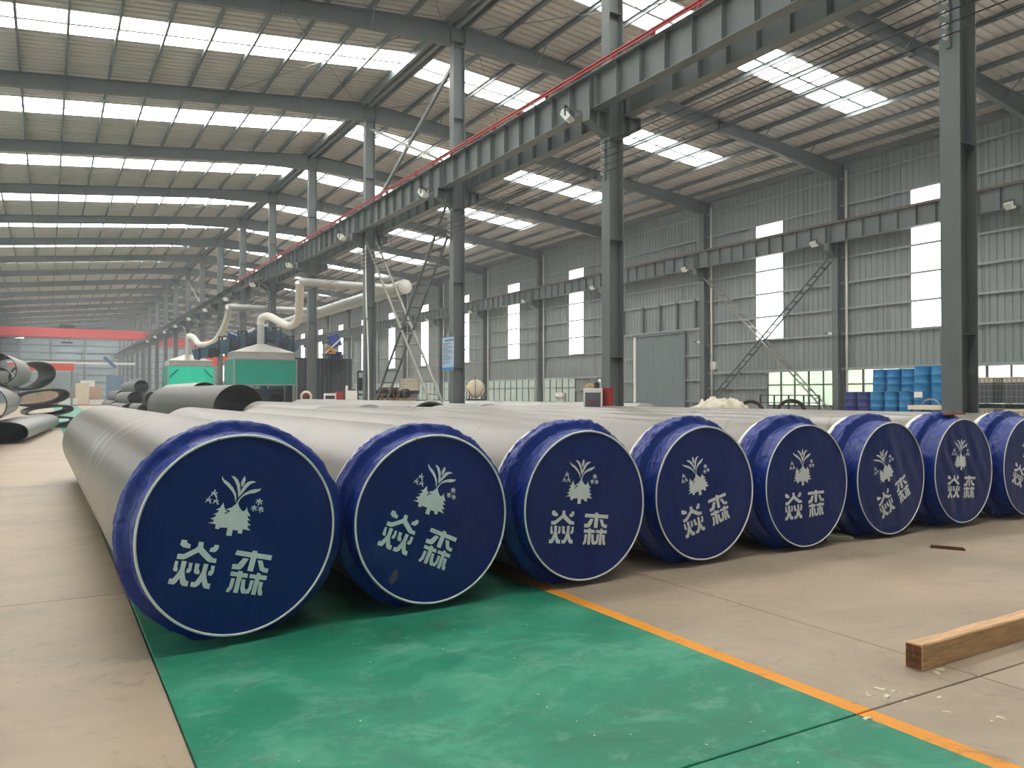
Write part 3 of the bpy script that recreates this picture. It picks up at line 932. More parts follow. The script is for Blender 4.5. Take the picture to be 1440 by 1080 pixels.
# ================================================================ coated pipes with blue end covers
RO, RR = .695, .64
PIPES = [  # face centre X, face Y, face Z, cover turn (deg), roll of print, jacket radius, face radius, cover neck, skirt
    (1.120, 5.500, .725, 9.7, -14.9, .72, .655, .16, .24),
    (2.577, 5.627, .695, 2.6, -23.5, RO, RR, .14, .22),
    (4.045, 5.681, .690, 2.0, -6.0, RO, RR, .14, .22),
    (5.535, 5.786, .695, 1.2, 15.5, RO, RR, .15, .22),
    (6.994, 5.790, .685, .9, 2.5, RO, RR, .17, .22),
    (8.452, 5.812, .685, 1.8, 26.0, RO, RR, .21, .2),
    (9.885, 5.808, .700, 1.7, -2.5, RO, RR, .21, .2),
    (11.345, 5.79, .690, 1.5, -20.0, RO, RR, .21, .2)]
PLACE = ['first pipe of the row, nearest the camera', 'second pipe of the row', 'third pipe of the row', 'fourth pipe of the row', 'fifth pipe of the row', 'sixth pipe of the row', 'seventh pipe of the row', 'last pipe of the row, cut by the picture edge']

def shell(ro, ri, L, n=96, m=24):
    """hollow tube along +Y from y=0, open at both ends"""
    prof = [(ro, L*i/m) for i in range(m+1)] + [(ri, L*(m-i)/m) for i in range(m+1)]
    prof.append(prof[0])
    return MB().lathe(prof, n, axis='y')

def flatpoly(mb, pts, fn, dz):
    """a printed shape: pts in face units, fn(x, z) -> y of the cloth"""
    vs = [Vector((p[0], p[1], 0)) for p in pts]
    tris = tessellate_polygon([vs])
    T = []
    for t in tris:
        p, q, r_ = (Vector((pts[k][0], pts[k][1])) for k in t)
        if (q.x-p.x)*(r_.y-p.y)-(r_.x-p.x)*(q.y-p.y) < 0: q, r_ = r_, q
        T.append((p, q, r_))
    lim = .035
    while T:
        p, q, r_ = T.pop()
        e = [(p-q).length, (q-r_).length, (r_-p).length]
        m_ = max(e)
        if m_ > lim:                       # split the longest edge so that the print follows the cloth
            k = e.index(m_)
            if k == 1: p, q, r_ = q, r_, p
            elif k == 2: p, q, r_ = r_, p, q
            h_ = (p+q)/2
            T += [(p, h_, r_), (h_, q, r_)]
        else:
            mb.add([(v.x, fn(v.x, v.y)-dz, v.y) for v in (p, q, r_)], [(0, 1, 2)], True)

def stroke(mb, a, b_, w0, w1, fn, dz):
    d = Vector((b_[0]-a[0], b_[1]-a[1])).normalized()
    p = Vector((-d.y, d.x))
    pts = [(a[0]+p.x*w0, a[1]+p.y*w0), (a[0]-p.x*w0, a[1]-p.y*w0), (b_[0]-p.x*w1, b_[1]-p.y*w1), (b_[0]+p.x*w1, b_[1]+p.y*w1)]
    flatpoly(mb, pts, fn, dz)

def make_cover(i, X, Y, Z, tw, roll, ro, rr, neck, skirt):
    tan = math.tan(R(tw))
    seed = 17.3*i
    root = thing('end_cover', '', 'cover', (X, Y, 0))
    zc = ro
    dzc = Z-ro
    def fn(x, z):                       # cloth of the face, a little slack; face-space metres
        r2 = min(1, (x*x+z*z)/(rr*rr))
        e = max(0.0, 1-r2)
        w = .010*noise.noise(Vector((x*2.1+seed, z*1.3, seed)))*1.3 + .008*noise.noise(Vector((x*5+z*3+seed, z*2.5, 3+seed)))
        if i in (5, 6): w += .006*math.sin(x*26+z*9+2*math.sin(z*4))*e
        if i == 1: w += .005*math.sin((x+z*1.2)*22)*e*max(0, x+.2)
        return -.012*e + w*min(1, e*4) + x*tan
    # face panel
    mb = MB()
    nr, na = 22, 96
    vs = [(0, fn(0, 0), 0)]
    for a in range(1, nr+1):
        r_ = rr*a/nr
        for k in range(na):
            t = 2*PI*k/na
            x, z = r_*math.cos(t), r_*math.sin(t)
            vs.append((x, fn(x, z), z))
    fs = [(0, 1+k, 1+(k+1) % na) for k in range(na)]
    for a in range(nr-1):
        for k in range(na):
            fs.append((1+a*na+k, 1+(a+1)*na+k, 1+(a+1)*na+(k+1) % na, 1+a*na+(k+1) % na))
    mb.add(vs, fs, True)
    face = mb.build('face_panel', M['faceblue'], root, (0, 0, zc+dzc))
    # print
    cr, sr = math.cos(R(roll)), math.sin(R(roll))
    oy = -.05 if i == 0 else 0.0
    def xf(p): return ((p[0]*cr-(p[1]+oy)*sr)*rr, (p[0]*sr+(p[1]+oy)*cr)*rr)
    em = MB()
    for poly in LOGO:
        flatpoly(em, [xf((p[0]-.018, p[1]+.068)) for p in poly], fn, .0035)
    em.build('printed_emblem', M['print'], face)
    for g0, g1 in ((0, 9), (9, len(GLYPH))):
        lt = MB()
        for poly in GLYPH[g0:g1]:
            flatpoly(lt, [xf(p) for p in poly], fn, .0035)
        lt.build('printed_character', M['print'], face)
    for which in (0, 1):
        tmp = MB()
        small_character(tmp, fn, xf, rr, which)
        tmp.build('printed_small_character', M['print'], face)
    # white piping cord round the face
    pts = []
    pr = MB()
    n = 128; m_ = 6; cr_ = .0085 if i < 4 else .007
    vs = []; fs = []
    for k in range(n):
        t = 2*PI*k/n
        rad = rr+.002*math.sin(3*t+seed)
        x0, z0 = rad*math.cos(t), rad*math.sin(t)
        for q in range(m_):
            a = 2*PI*q/m_
            rr_ = rad+cr_*math.cos(a)
            vs.append((rr_*math.cos(t), x0*tan-.004+cr_*math.sin(a), rr_*math.sin(t)))
    for k in range(n):
        for q in range(m_):
            fs.append((k*m_+q, ((k+1) % n)*m_+q, ((k+1) % n)*m_+(q+1) % m_, k*m_+(q+1) % m_))
    pr.add(vs, fs, True)
    pr.build('piping_cord', M['piping'], root, (0, 0, zc+dzc))
    # side of the cover: neck, step, gathered skirt on the jacket
    prof = []
    for a in range(9): prof.append((neck*a/8, 0, a/8*.0))
    NA = 300
    rows = []
    ny = 54
    tot = neck+.03+skirt
    for a in range(ny+1):
        y = tot*a/ny
        rows.append(y)
    vs = []
    for y in rows:
        for k in range(NA):
            t = 2*PI*k/NA
            ct, st = math.cos(t), math.sin(t)
            wgt = max(0.0, 1-y/(neck+.02))
            u = (y-neck)/.05
            u = min(1, max(0, u)); u = u*u*(3-2*u)
            base = rr+.004 + (ro+.012-rr-.004)*u
            # slack cloth bulges on the neck
            sl = min(1, max(0, (y-.02)/.05))
            nz = noise.noise(Vector((ct*3.2+seed, st*3.2, y*9)))
            n2 = noise.noise(Vector((ct*9+seed, st*9, y*24+4*ct)))
            n3 = noise.noise(Vector((ct*22+seed, st*22, y*60)))
            fold = abs(noise.noise(Vector((ct*2.4+5+seed, st*2.4, y*16+2.5*math.sin(2*t+seed)))))
            if u > .0:
                cr2 = abs(noise.noise(Vector((ct*6+seed, st*6, y*13+3*nz))))
                r_ = base + u*max(0.0, (.012+.012*nz+.010*n2+.04*max(0, .3-fold)-.14*max(0, .09-cr2)+.005*n3)*(1 if i > 1 else .7))
            else:
                r_ = base + sl*(.005+.009*nz+.006*n2+.003*n3+.03*max(0, .2-fold))*(1 if i > 3 else 1.5)
            # front roll of gathered fabric just behind the step
            if skirt:
                q = (y-neck-.06)/.045
                r_ += (.014+.01*nz)*math.exp(-q*q)*(1 if i >= 2 else .6)
            if y > tot-.02: r_ = min(r_, ro+.012)
            zz = dzc*max(0, 1-u*1.0)
            # cloth resting on the floor is pressed flat
            P = [r_*ct, y + r_*ct*tan*wgt, r_*st+zz]
            if P[2] < -ro+.004: P[2] = -ro+.004
            vs.append(tuple(P))
    fs = []
    for a in range(ny):
        for k in range(NA):
            fs.append((a*NA+k, a*NA+(k+1) % NA, (a+1)*NA+(k+1) % NA, (a+1)*NA+k))
    MB().add(vs, fs, True).build('gathered_skirt', M['bluefab'], root, (0, 0, zc))
    if i == 1:                       # brownish scuff low on the face
        sf = MB()
        rnd_ = random.Random(4)
        cx_, cz_ = -.34, -.40
        flatpoly(sf, [(cx_+(.028+.018*rnd_.random())*math.cos(a_)*.9+.02*math.sin(a_), cz_+(.045+.02*rnd_.random())*math.sin(a_)) for a_ in [2*PI*q/14 for q in range(14)]], fn, .002)
        sf.build('scuff_mark', M['scuff'], face)
    # loose drawstring knot
    if i in (0, 1, 2):
        t = R(104)
        MB().tube([((rr+.0)*math.cos(t), (rr*math.cos(t))*tan-.012, rr*math.sin(t)), ((rr-.02)*math.cos(t)+.004, (rr*math.cos(t))*tan-.022, (rr-.03)*math.sin(t))], .005, 5).build('cord_end', M['black'], root, (0, 0, zc+dzc))
    return root

def small_character(mb, fn, xf, rr, which):
    def put(a, b_, w0, w1):
        stroke(mb, xf(a), xf(b_), w0*rr*1.3, w1*rr*1.3, fn, .0035)
    def fire(cx, cy, s):
        for a, b_, w0, w1 in (((-.34, .16), (-.22, -.06), .05, .09), ((.36, .22), (.2, -.02), .05, .09), ((0, .5), (-.03, .05), .08, .07), ((-.03, .08), (-.42, -.45), .08, .04), ((-.03, .08), (.44, -.42), .06, .1)):
            put((cx+a[0]*s, cy+a[1]*s), (cx+b_[0]*s, cy+b_[1]*s), w0*s, w1*s)
    def tree(cx, cy, s):
        for a, b_, w0, w1 in (((-.45, .18), (.45, .22), .06, .07), ((0, .5), (0, -.5), .07, .07), ((-.04, .16), (-.42, -.25), .07, .04), ((.04, .16), (.46, -.25), .05, .09)):
            put((cx+a[0]*s, cy+a[1]*s), (cx+b_[0]*s, cy+b_[1]*s), w0*s, w1*s)
    lx, ly = -.382, .362
    if which == 0:
        fire(lx, ly+.038, .074); fire(lx-.037, ly-.033, .066); fire(lx+.037, ly-.033, .066)
    lx, ly = .086, .358
    if which == 1:
        tree(lx, ly+.038, .074); tree(lx-.037, ly-.033, .066); tree(lx+.037, ly-.033, .066)

COVLAB = ['blue end cover closest to the camera, print tilted slightly, on the large first pipe',
          'blue end cover second from the left, with brown scuff low on its face',
          'blue end cover third from the left, emblem nearly upright above the green strip',
          'blue end cover fourth from the left, print tilted up to the right',
          'blue end cover fifth from the left, print upright with a deep smooth neck',
          'blue end cover sixth from the left, print steeply tilted on streaky cloth',
          'blue end cover seventh from the left, with brown rag lying on top',
          'blue end cover at the right picture edge, partly cut off']
PIPELAB = ['long grey coated pipe nearest the camera with chalky scratches, first of the row',
           'long grey coated pipe lying second in the row',
           'long grey coated pipe lying third in the row, behind the upright emblem',
           'long grey coated pipe lying fourth in the row',
           'long grey coated pipe lying fifth in the row',
           'long grey coated pipe lying sixth in the row',
           'long grey coated pipe lying seventh in the row, under the brown rag',
           'long grey coated pipe lying last in the row, at the right picture edge']
sh = None
for i, (X, Y, Z, tw, roll, ro, rr, neck, skirt) in enumerate(PIPES):
    rz = .7 if i == 0 else 0
    t = thing('coated_pipe', PIPELAB[i], 'pipe', (X, Y+neck+.06, ro), R(rz), 'row of coated pipes with blue covers')
    if i == 0:
        shell(ro, ro-.05, 12.0).build('jacket', M['jacket1'], t)
        MB().lathe([(ro+.003, skirt-.05), (ro+.009, skirt-.045), (ro+.009, skirt-.015), (ro+.003, skirt-.01)], 96, axis='y').build('white_end_band', M['white'], t)
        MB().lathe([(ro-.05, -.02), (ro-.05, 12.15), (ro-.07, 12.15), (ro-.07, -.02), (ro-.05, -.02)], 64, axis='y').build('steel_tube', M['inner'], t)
    else:
        if sh is None:
            a = shell(ro, ro-.05, 12.0).build('jacket', M['jacket'], t)
            b1 = MB().lathe([(ro+.003, skirt-.06), (ro+.010, skirt-.05), (ro+.012, skirt-.01), (ro+.007, skirt+.015), (ro+.002, skirt+.022)], 96, axis='y').build('white_end_band', M['white'], t)
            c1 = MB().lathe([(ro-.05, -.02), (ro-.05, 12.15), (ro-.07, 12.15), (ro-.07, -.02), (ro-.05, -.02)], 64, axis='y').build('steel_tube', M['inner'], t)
            sh = (a, b1, c1)
        else:
            for s, nm in zip(sh, ('jacket', 'white_end_band', 'steel_tube')): inst(s, nm, t)
        t.children[0].rotation_euler = (0, R(40*i), 0)
    c = make_cover(i, X, Y, Z, tw, roll, ro, rr, neck, skirt)
    tag(c, COVLAB[i], 'cover', 'blue tarpaulin end covers')
# ---- second row of pipes farther back, seen over the tops
def plain_pipe(label, x, y, z, ro, L, m, rz=0, wall=.03, group=None, name='steel_pipe', inner='inner'):
    t = thing(name, label, 'pipe', (x, y, z), R(rz), group)
    shell(ro, ro-wall, L, 64, 6).build('jacket', m, t)
    MB().lathe([(ro-wall-.001, .01), (ro-wall-.001, L-.01)], 48, axis='y').build('shaded_bore', M[inner], t)  # dark sleeve standing in for the shade within the bore
    return t
SECOND = 'second row of grey pipes behind the covered ones'
for j, (x, y, L, lab) in enumerate(((7.0, 19.2, 12, 'grey pipe in the back row with greenish sheen, leftmost'), (8.6, 19.0, 12, 'grey pipe in the back row, second from the left'), (10.2, 18.8, 12, 'grey pipe in the back row, third from the left'), (13.9, 19.0, 12, 'grey pipe in the back row just past the centre columns'), (15.5, 18.7, 12, 'grey pipe in the back row, farthest right'))):
    t = plain_pipe(lab, x, y, .74 if j == 1 else .70, .74 if j == 1 else .70, L, M['coat'] if j else M['jacket'], 0, .05, SECOND)
    if j != 1:
        MB().lathe([(0, -.012), (.685, -.012), (.69, 0), (.66, .01)], 64, axis='y').build('end_cap', M['coat'], t)
# plastic film wrapped over the crowns: the flat wooden boards under the pipes
for (x, y, s, lab) in ((7.76, 6.02, .34, 'pale wood wedge on the floor between fifth and sixth covers'), (5.0, 6.50, .2, 'small wood wedge in the shadow between third and fourth covers'), (4.86, 7.3, .2, 'wood wedge deep in shadow behind the third cover')):
    o = MB().add([(-s/2, -.07, 0), (s/2, -.07, 0), (s/2, .07, 0), (-s/2, .07, 0), (-s/2, -.07, .075), (s/2, -.06, .04), (s/2, .06, .045), (-s/2, .07, .08)],
                 [(0, 3, 2, 1), (4, 5, 6, 7), (0, 1, 5, 4), (1, 2, 6, 5), (2, 3, 7, 6), (3, 0, 4, 7)]).build('wood_wedge', M['block'], None, (x, y, 0), bevel=.006)
    o.rotation_euler = (0, 0, R(-20))
    tag(o, lab, 'wedge', 'wood wedges between the pipes')

# ---- big dark pipe behind, open towards the camera
plain_pipe('big dark brown-grey pipe open towards the camera, in front of green booths', 6.62, 33.1, 1.03, 1.03, 14, M['coatdark'], 4.0, .02)
plain_pipe('pale grey pipe lying behind the big dark pipe, near the green booth', 8.1, 50.5, 1.45, .95, 12, M['coat'], 1.5, .02)
for yy, lab in ((52.0, 'near'), (60.5, 'far')):
    tag(MB().box(7.0, 9.0, yy, yy+.3, 0, .52).build('pipe_support', M['pallet']), 'wooden support block under the pale pipe, %s one' % lab, 'support', 'supports of the pale pipe')
PG = 'heap of dark pipes beyond the covered row'
HEAP = [(4.88, 62, .5, .5, 12, 0), (5.91, 61, .5, .5, 12, 0), (6.94, 62.5, .5, .5, 12, 0), (5.40, 63, 1.36, .5, 11, 0), (6.43, 62, 1.36, .5, 12, 0), (5.91, 64, 2.22, .5, 12, 0),
        (5.2, 78, .55, .55, 12, 0), (6.35, 78.5, .55, .55, 12, 0), (5.78, 79, 1.50, .55, 12, 0)]
names = ['in the bottom layer, leftmost', 'in the bottom layer, middle', 'in the bottom layer, rightmost', 'in the second layer, left', 'in the second layer, right', 'on top of the heap', 'farther back at floor level, left', 'farther back at floor level, right', 'farther back, topmost']
for h, nm in zip(HEAP, names):
    if h[4] == 0: continue
    x, y, z, r_, L, rz = h
    plain_pipe('dark grey pipe of the far heap, '+nm, x, y, z, r_, L, M['coatdark'], rz, .02, PG)
# a dented half-rolled sheet in front of the heap
def open_roll(name, label, loc, rx, rz_, L, m, tilt=0, roll=0, th=.03, sup=2.0, pinch=0.0, group=None, yaw=0):
    """a flattened hollow roll lying along Y: superellipse section, thin wall"""
    n = 64
    t = thing(name, label, 'sheet roll', loc, R(yaw), group)
    def sec(a, k):
        c, s = math.cos(a), math.sin(a)
        x = (rx-k)*math.copysign(abs(c)**(2/sup), c)
        z = (rz_-k)*math.copysign(abs(s)**(2/sup), s)
        z *= 1-pinch*(.5+.5*math.cos(a-.6))
        cr, sr = math.cos(R(roll)), math.sin(R(roll))
        return (x*cr-z*sr, x*sr+z*cr)
    vs = []; fs = []; fi = []
    m_ = 8
    for k in (0, th):
        for q in range(m_+1):
            y = L*q/m_
            for a in range(n):
                x, z = sec(2*PI*a/n, k)
                vs.append((x, y, z+tilt*y))
    N1 = (m_+1)*n
    outer = []; inn = []; rim = []
    for q in range(m_):
        for a in range(n):
            b_ = (a+1) % n
            outer.append((q*n+a, q*n+b_, (q+1)*n+b_, (q+1)*n+a))
            inn.append((N1+q*n+b_, N1+q*n+a, N1+(q+1)*n+a, N1+(q+1)*n+b_))
    for a in range(n):
        b_ = (a+1) % n
        rim.append((a, N1+a, N1+b_, b_)); rim.append((m_*n+b_, N1+m_*n+b_, N1+m_*n+a, m_*n+a))
    mb = MB(); mb.add(vs, outer, True); o = len(mb.v)
    mb.build('outer_sheet', m, t)
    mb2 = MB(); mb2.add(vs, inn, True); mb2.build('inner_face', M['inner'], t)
    mb3 = MB(); mb3.add(vs, rim, False); mb3.build('cut_edge', M['dark'], t)
    return t
CR = 'collapsed sheet rolls stacked at the left'
open_roll('sheet_roll', 'pale flattened roll lying on the floor, dark mouth towards the camera, bottom left', (-1.35, 31.6, .37), .80, .37, 13, M['coat'], sup=2.4, group=CR, yaw=-4.6)
open_roll('sheet_roll', 'large grey roll resting on the flattened bottom one, at the picture edge', (-2.15, 28.0, 1.42), 1.12, .68, 13, M['coat'], sup=2.2, group=CR, roll=-6)
open_roll('sheet_roll', 'round-mouthed roll on top of the stack at the left picture edge', (-1.72, 35.6, 2.62), .72, .62, 5.5, M['coat'], sup=2.0, group=CR, roll=-14, yaw=-4)
open_roll('sheet_roll', 'bare egg-shaped see-through roll high in the left stack', (-.66, 47.0, 2.62), 1.06, .74, 4.2, M['coatdark'], sup=2.1, group=CR, roll=14, pinch=.1, th=.10, yaw=10)
open_roll('sheet_roll', 'wide flat see-through loop under the egg-shaped roll', (-.22, 46.6, 1.50), 1.22, .40, 4.2, M['coatdark'], sup=2.3, group=CR, roll=9, th=.10, yaw=5)
open_roll('sheet_roll', 'squashed roll second from the floor at the stack\'s right side', (.12, 46.2, .83), 1.05, .26, 4.0, M['coatdark'], sup=2.3, group=CR, roll=6, th=.10, yaw=5)
open_roll('sheet_roll', 'squashed dark roll on the floor at the stack\'s right side', (.38, 46.0, .29), 1.12, .27, 4.0, M['coatdark'], sup=2.3, group=CR, roll=0, th=.10, yaw=5)
open_roll('sheet_roll', 'small bright roll wedged behind the round-mouthed one', (-1.9, 41.4, 2.35), .55, .5, 5, M['coat'], group=CR)
open_roll('sheet_roll', 'half crushed grey roll with pinched mouth before the far pipe heap', (5.5, 54.0, .54), .78, .6, 6, M['coatdark'], group=None, roll=-24, pinch=.45)

# ---- timber baulk, scraps, bracket
t = thing('timber_beam', 'square rough-sawn timber beam lying on the concrete at the right', 'timber', (4.515, 2.965, 0), R(1.6))
mb = MB()
nx = 40
prev = None
vs = []
for i in range(nx+1):
    x = 3.4*i/nx
    w = .055+.002*noise.noise(Vector((x*3, 0, 1)))
    h0, h1 = .156+.003*noise.noise(Vector((x*4, 2, 1))), .152+.003*noise.noise(Vector((x*4, 7, 1)))
    vs += [(x, -w, .002), (x, w, .002), (x, w, h1-.006), (x, w-.008, h1), (x, -w+.008, h0), (x, -w, h0-.008)]
fs = []
for i in range(nx):
    for k in range(6):
        a = i*6+k; b_ = i*6+(k+1) % 6
        fs.append((a, b_, b_+6, a+6))
fs.append(tuple(range(6))[::-1]); fs.append(tuple(nx*6+k for k in range(6)))
mb.add(vs, fs)
mb.build('sawn_body', M['timber'], t)
mb = MB()
n = 9
vs = []; fs = []
for i in range(n):
    for j in range(n):
        vs.append((-.004-.008*abs(noise.noise(Vector((i*.9, j*.9, 4)))), -.049+.098*i/(n-1), .008+.138*j/(n-1)))
for i in range(n-1):
    for j in range(n-1):
        a = i*n+j
        fs.append((a, a+1, a+n+1, a+n))
mb.add(vs, fs)
mb.build('split_end_grain', M['endgrain'], t)

def chip(name, loc, s, m, lab, cat, grp, seed):
    rnd = random.Random(seed)
    n = 7
    pts = []
    for k in range(n):
        a = 2*PI*k/n
        r_ = s*(.5+.6*rnd.random())
        pts.append((r_*math.cos(a)*1.5, r_*math.sin(a)*.8))
    hgt = s*.35
    vs = [(x, y, .001) for x, y in pts]+[(x*.8, y*.8, hgt*(.5+rnd.random()*.7)) for x, y in pts]
    fs = [tuple(range(n))[::-1], tuple(range(n, 2*n))]+[(k, (k+1) % n, n+(k+1) % n, n+k) for k in range(n)]
    o = MB().add(vs, fs).build(name, m, None, (loc[0], loc[1], 0))
    o.rotation_euler = (0, 0, rnd.random()*3)
    tag(o, lab, cat, grp)
SG = 'pale foam scraps on the floor'
for j, (x, y, s, lab) in enumerate(((4.03, 2.86, .032, 'largest curled foam scrap in the cluster beside the orange line'), (3.97, 2.77, .030, 'long foam scrap at the front of the cluster'), (3.90, 2.83, .018, 'foam scrap at the cluster\'s left end'),
        (3.93, 2.86, .012, 'tiny foam crumb at the back of the cluster'), (4.08, 2.80, .020, 'foam scrap just right of the main cluster'), (4.12, 2.72, .016, 'foam scrap lying on the floor joint'), (4.0, 2.68, .010, 'foam crumb just in front of the floor joint'),
        (4.21, 2.62, .018, 'lone foam scrap in front of the timber end'), (4.05, 2.48, .018, 'lone foam scrap farther right on the bare concrete'), (4.21, 2.30, .024, 'flat foam scrap nearest the lower right picture corner'), (4.14, 2.30, .012, 'foam crumb beside the corner scrap'), (3.62, 2.63, .022, 'foam scrap lying on the orange line'),
        (4.57, 2.86, .024, 'foam sliver at the foot of the timber end'), (4.64, 2.88, .020, 'foam sliver under the timber side'))):
    chip('foam_scrap', (x, y), s, M['scrap'], lab, 'scrap', SG, 40+j)
for j in range(34):
    x, y = .8+2.6*random.random(), 1.9+3.2*random.random()
    chip('floor_crumb', (x, y), .004+.003*random.random(), M['scrap'], 'tiny pale crumb scattered on the green walkway', 'crumb', 'crumbs on the green walkway', 400+j)
t = thing('rusty_bracket', 'rusty U-shaped iron strip lying flat on the concrete', 'bracket', (8.35, 5.08, 0), R(-62))
MB().box(-.16, .16, -.05, -.025, 0, .02).build('leg', M['rust'], t)
MB().box(-.14, .14, .03, .055, 0, .02).build('leg', M['rust'], t)
MB().box(-.17, -.145, -.05, .055, 0, .02).build('crosspiece', M['rust'], t)

# brown rag on the seventh cover
def rag(name, lab, cat, loc, sx, sy, sz, m, seed, n=14):
    vs = []; fs = []
    for i in range(n+1):
        for j in range(n+1):
            u, v = i/n*2-1, j/n*2-1
            k = 1+.25*noise.noise(Vector((u*2+seed, v*2, 1)))
            e = max(0, 1-u*u)*max(0, 1-v*v)
            z = sz*(e**.35)*(.55+.55*noise.noise(Vector((u*3.3+seed, v*3.3, 5)))+.25*abs(noise.noise(Vector((u*8+seed, v*8, 2)))))
            vs.append((u*sx*k, v*sy*k, max(0, z)))
    for i in range(n):
        for j in range(n):
            a = i*(n+1)+j
            fs.append((a, a+n+1, a+n+2, a+1))
    o = MB().add(vs, fs, True).build(name, m, None, loc)
    return tag(o, lab, cat)
rag('brown_rag', 'crumpled brown rag on top of the seventh blue cover', 'rag', (10.02, 6.05, 1.395), .20, .09, .06, M['rust'], 3)

# ---- green spray booths with tin hoods
def booth(lab, x0, x1, y0, y1, lit, zt=3.6, zb=2.2):
    cx, cy = (x0+x1)/2, (y0+y1)/2
    t = thing('extraction_booth', lab, 'booth', (cx, cy, 0))
    w, d = (x1-x0)/2, (y1-y0)/2
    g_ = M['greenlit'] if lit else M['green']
    MB().box(-w, w, -d, -d+.02, zb, zt).build('front_curtain', g_, t)
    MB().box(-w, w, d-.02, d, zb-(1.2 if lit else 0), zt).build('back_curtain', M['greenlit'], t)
    MB().box(-w, -w+.02, -d+.02, d-.02, zb, zt).build('side_curtain', M['green'], t)
    MB().box(w-.02, w, -d+.02, d-.02, zb, zt).build('side_curtain', M['green'], t)
    for (sx, sy) in ((-1, -1), (1, -1), (1, 1), (-1, 1)):
        MB().box(sx*w-.04, sx*w+.04, sy*d-.04, sy*d+.04, 0, zt+.03).build('leg', M['girt'], t)
    fr = MB()
    for z in (zt, zb):
        fr.box(-w-.03, w+.03, -d-.035, -d+.01, z-.03, z+.03); fr.box(-w-.03, w+.03, d-.01, d+.03, z-.03, z+.03)
    fr.build('rail', M['girt'], t)
    # hood: flat band and a low pyramid rising to the pipe stub
    hb = MB()
    hw, hd = w*.93, d*.93
    vs = [(-hw, -hd, zt), (hw, -hd, zt), (hw, hd, zt), (-hw, hd, zt), (-hw, -hd, zt+.42), (hw, -hd, zt+.42), (hw, hd, zt+.42), (-hw, hd, zt+.42)]
    hb.add(vs, [(0, 1, 5, 4), (1, 2, 6, 5), (2, 3, 7, 6), (3, 0, 4, 7)])
    hb.build('hood_band', M['tin'], t)
    py = MB()
    e = .07
    py.add([(-hw-e, -hd-e, zt+.40), (hw+e, -hd-e, zt+.40), (hw+e, hd+e, zt+.40), (-hw-e, hd+e, zt+.40), (-.16, -.16, zt+.92), (.16, -.16, zt+.92), (.16, .16, zt+.92), (-.16, .16, zt+.92)],
           [(0, 1, 5, 4), (1, 2, 6, 5), (2, 3, 7, 6), (3, 0, 4, 7), (4, 5, 6, 7)])
    py.build('hood', M['tin'], t)
    st = MB()
    prof = [(.19, zt+.85), (.19, zt+2.1)]
    st.lathe([(.19, zt+.85+.05*i*1.0) if i % 4 else (.21, zt+.85+.05*i) for i in range(26)], 16)
    st.build('pipe_stub', M['duct'], t)
    return t
booth('green extraction booth with tin hood, nearer one, beside the centre columns', 8.72, 12.1, 45.0, 47.6, False)
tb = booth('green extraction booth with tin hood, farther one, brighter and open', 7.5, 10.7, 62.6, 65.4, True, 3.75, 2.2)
MB().beam((-1.5, -1.45, 2.9), (-.9, -1.45, 3.5), .06, .06).build('corner_strut', M['dark'], tb)
MB().beam((1.5, -1.45, 2.9), (.9, -1.45, 3.5), .06, .06).build('corner_strut', M['dark'], tb)

# ---- extraction duct and hoses
def ribbed(pts, r_, m, name, parent=None, n=12, pitch=.16):
    # resample and give rings
    P = [Vector(p) for p in pts]
    out = []; rs = []
    for i in range(len(P)-1):
        L = (P[i+1]-P[i]).length; q = max(1, int(L/pitch))
        for s in range(q):
            out.append(P[i].lerp(P[i+1], s/q)); rs.append(r_ if len(out) % 2 else r_*1.07)
    out.append(P[-1]); rs.append(r_)
    return MB().tube(out, rs, n).build(name, m, parent)
def smooth(pts, n=6):
    P = [Vector(p) for p in pts]; out = []
    for i in range(len(P)-1):
        p0, p1, p2, p3 = P[max(0, i-1)], P[i], P[i+1], P[min(len(P)-1, i+2)]
        for s in range(n):
            t = s/n
            out.append(.5*((2*p1)+(-p0+p2)*t+(2*p0-5*p1+4*p2-p3)*t*t+(-p0+3*p1-3*p2+p3)*t**3))
    out.append(P[-1])
    return out
t = thing('main_duct', 'large silver round extraction duct with flat end cap, hung past the columns', 'duct', (16, 38.6, 7.25))
ribbed([(0, 0, 0), (0, 60, 0)], .34, M['duct'], 'duct_run', t, 16, .6)
MB().lathe([(0, -.03), (.37, -.03), (.37, .04), (.34, .05)], 24, axis='y').build('end_cap', M['white'], t)
for i in range(12):
    MB().tube([(0, 2+5*i, .34), (0, 2+5*i, 6.0)], .012, 5).build('hanger', M['galv'], t)
t = thing('branch_duct', 'silver branch duct crossing to the nearer booth hose', 'duct', (0, 39.6, 7.25), group='branch ducts')
ribbed([(10.75, 0, 0), (15.75, 0, 0)], .2, M['duct'], 'duct_run', t, 12, .2)
t = thing('branch_duct', 'silver branch duct farther back feeding the second booth', 'duct', (0, 53, 7.25), group='branch ducts')
ribbed([(9.9, 0, 0), (15.75, 0, 0)], .18, M['duct'], 'duct_run', t, 12, .25)
t = thing('flexible_hose', 'cream flexible hose sagging in an S above the nearer green booth', 'hose', (0, 0, 0), group='cream flexible hoses')
ribbed(smooth([(10.41, 46.3, 5.6), (10.43, 46.2, 5.95), (10.7, 45.6, 6.05), (11.0, 44.4, 5.65), (11.25, 43.2, 5.35), (11.35, 42.0, 5.6), (11.1, 40.8, 6.3), (10.85, 39.8, 7.0), (10.75, 39.6, 7.25)]), .2, M['hose'], 'hose_body', t, 12, .09)
t = thing('flexible_hose', 'cream flexible hose looping up from the farther green booth', 'hose', (0, 0, 0), group='cream flexible hoses')
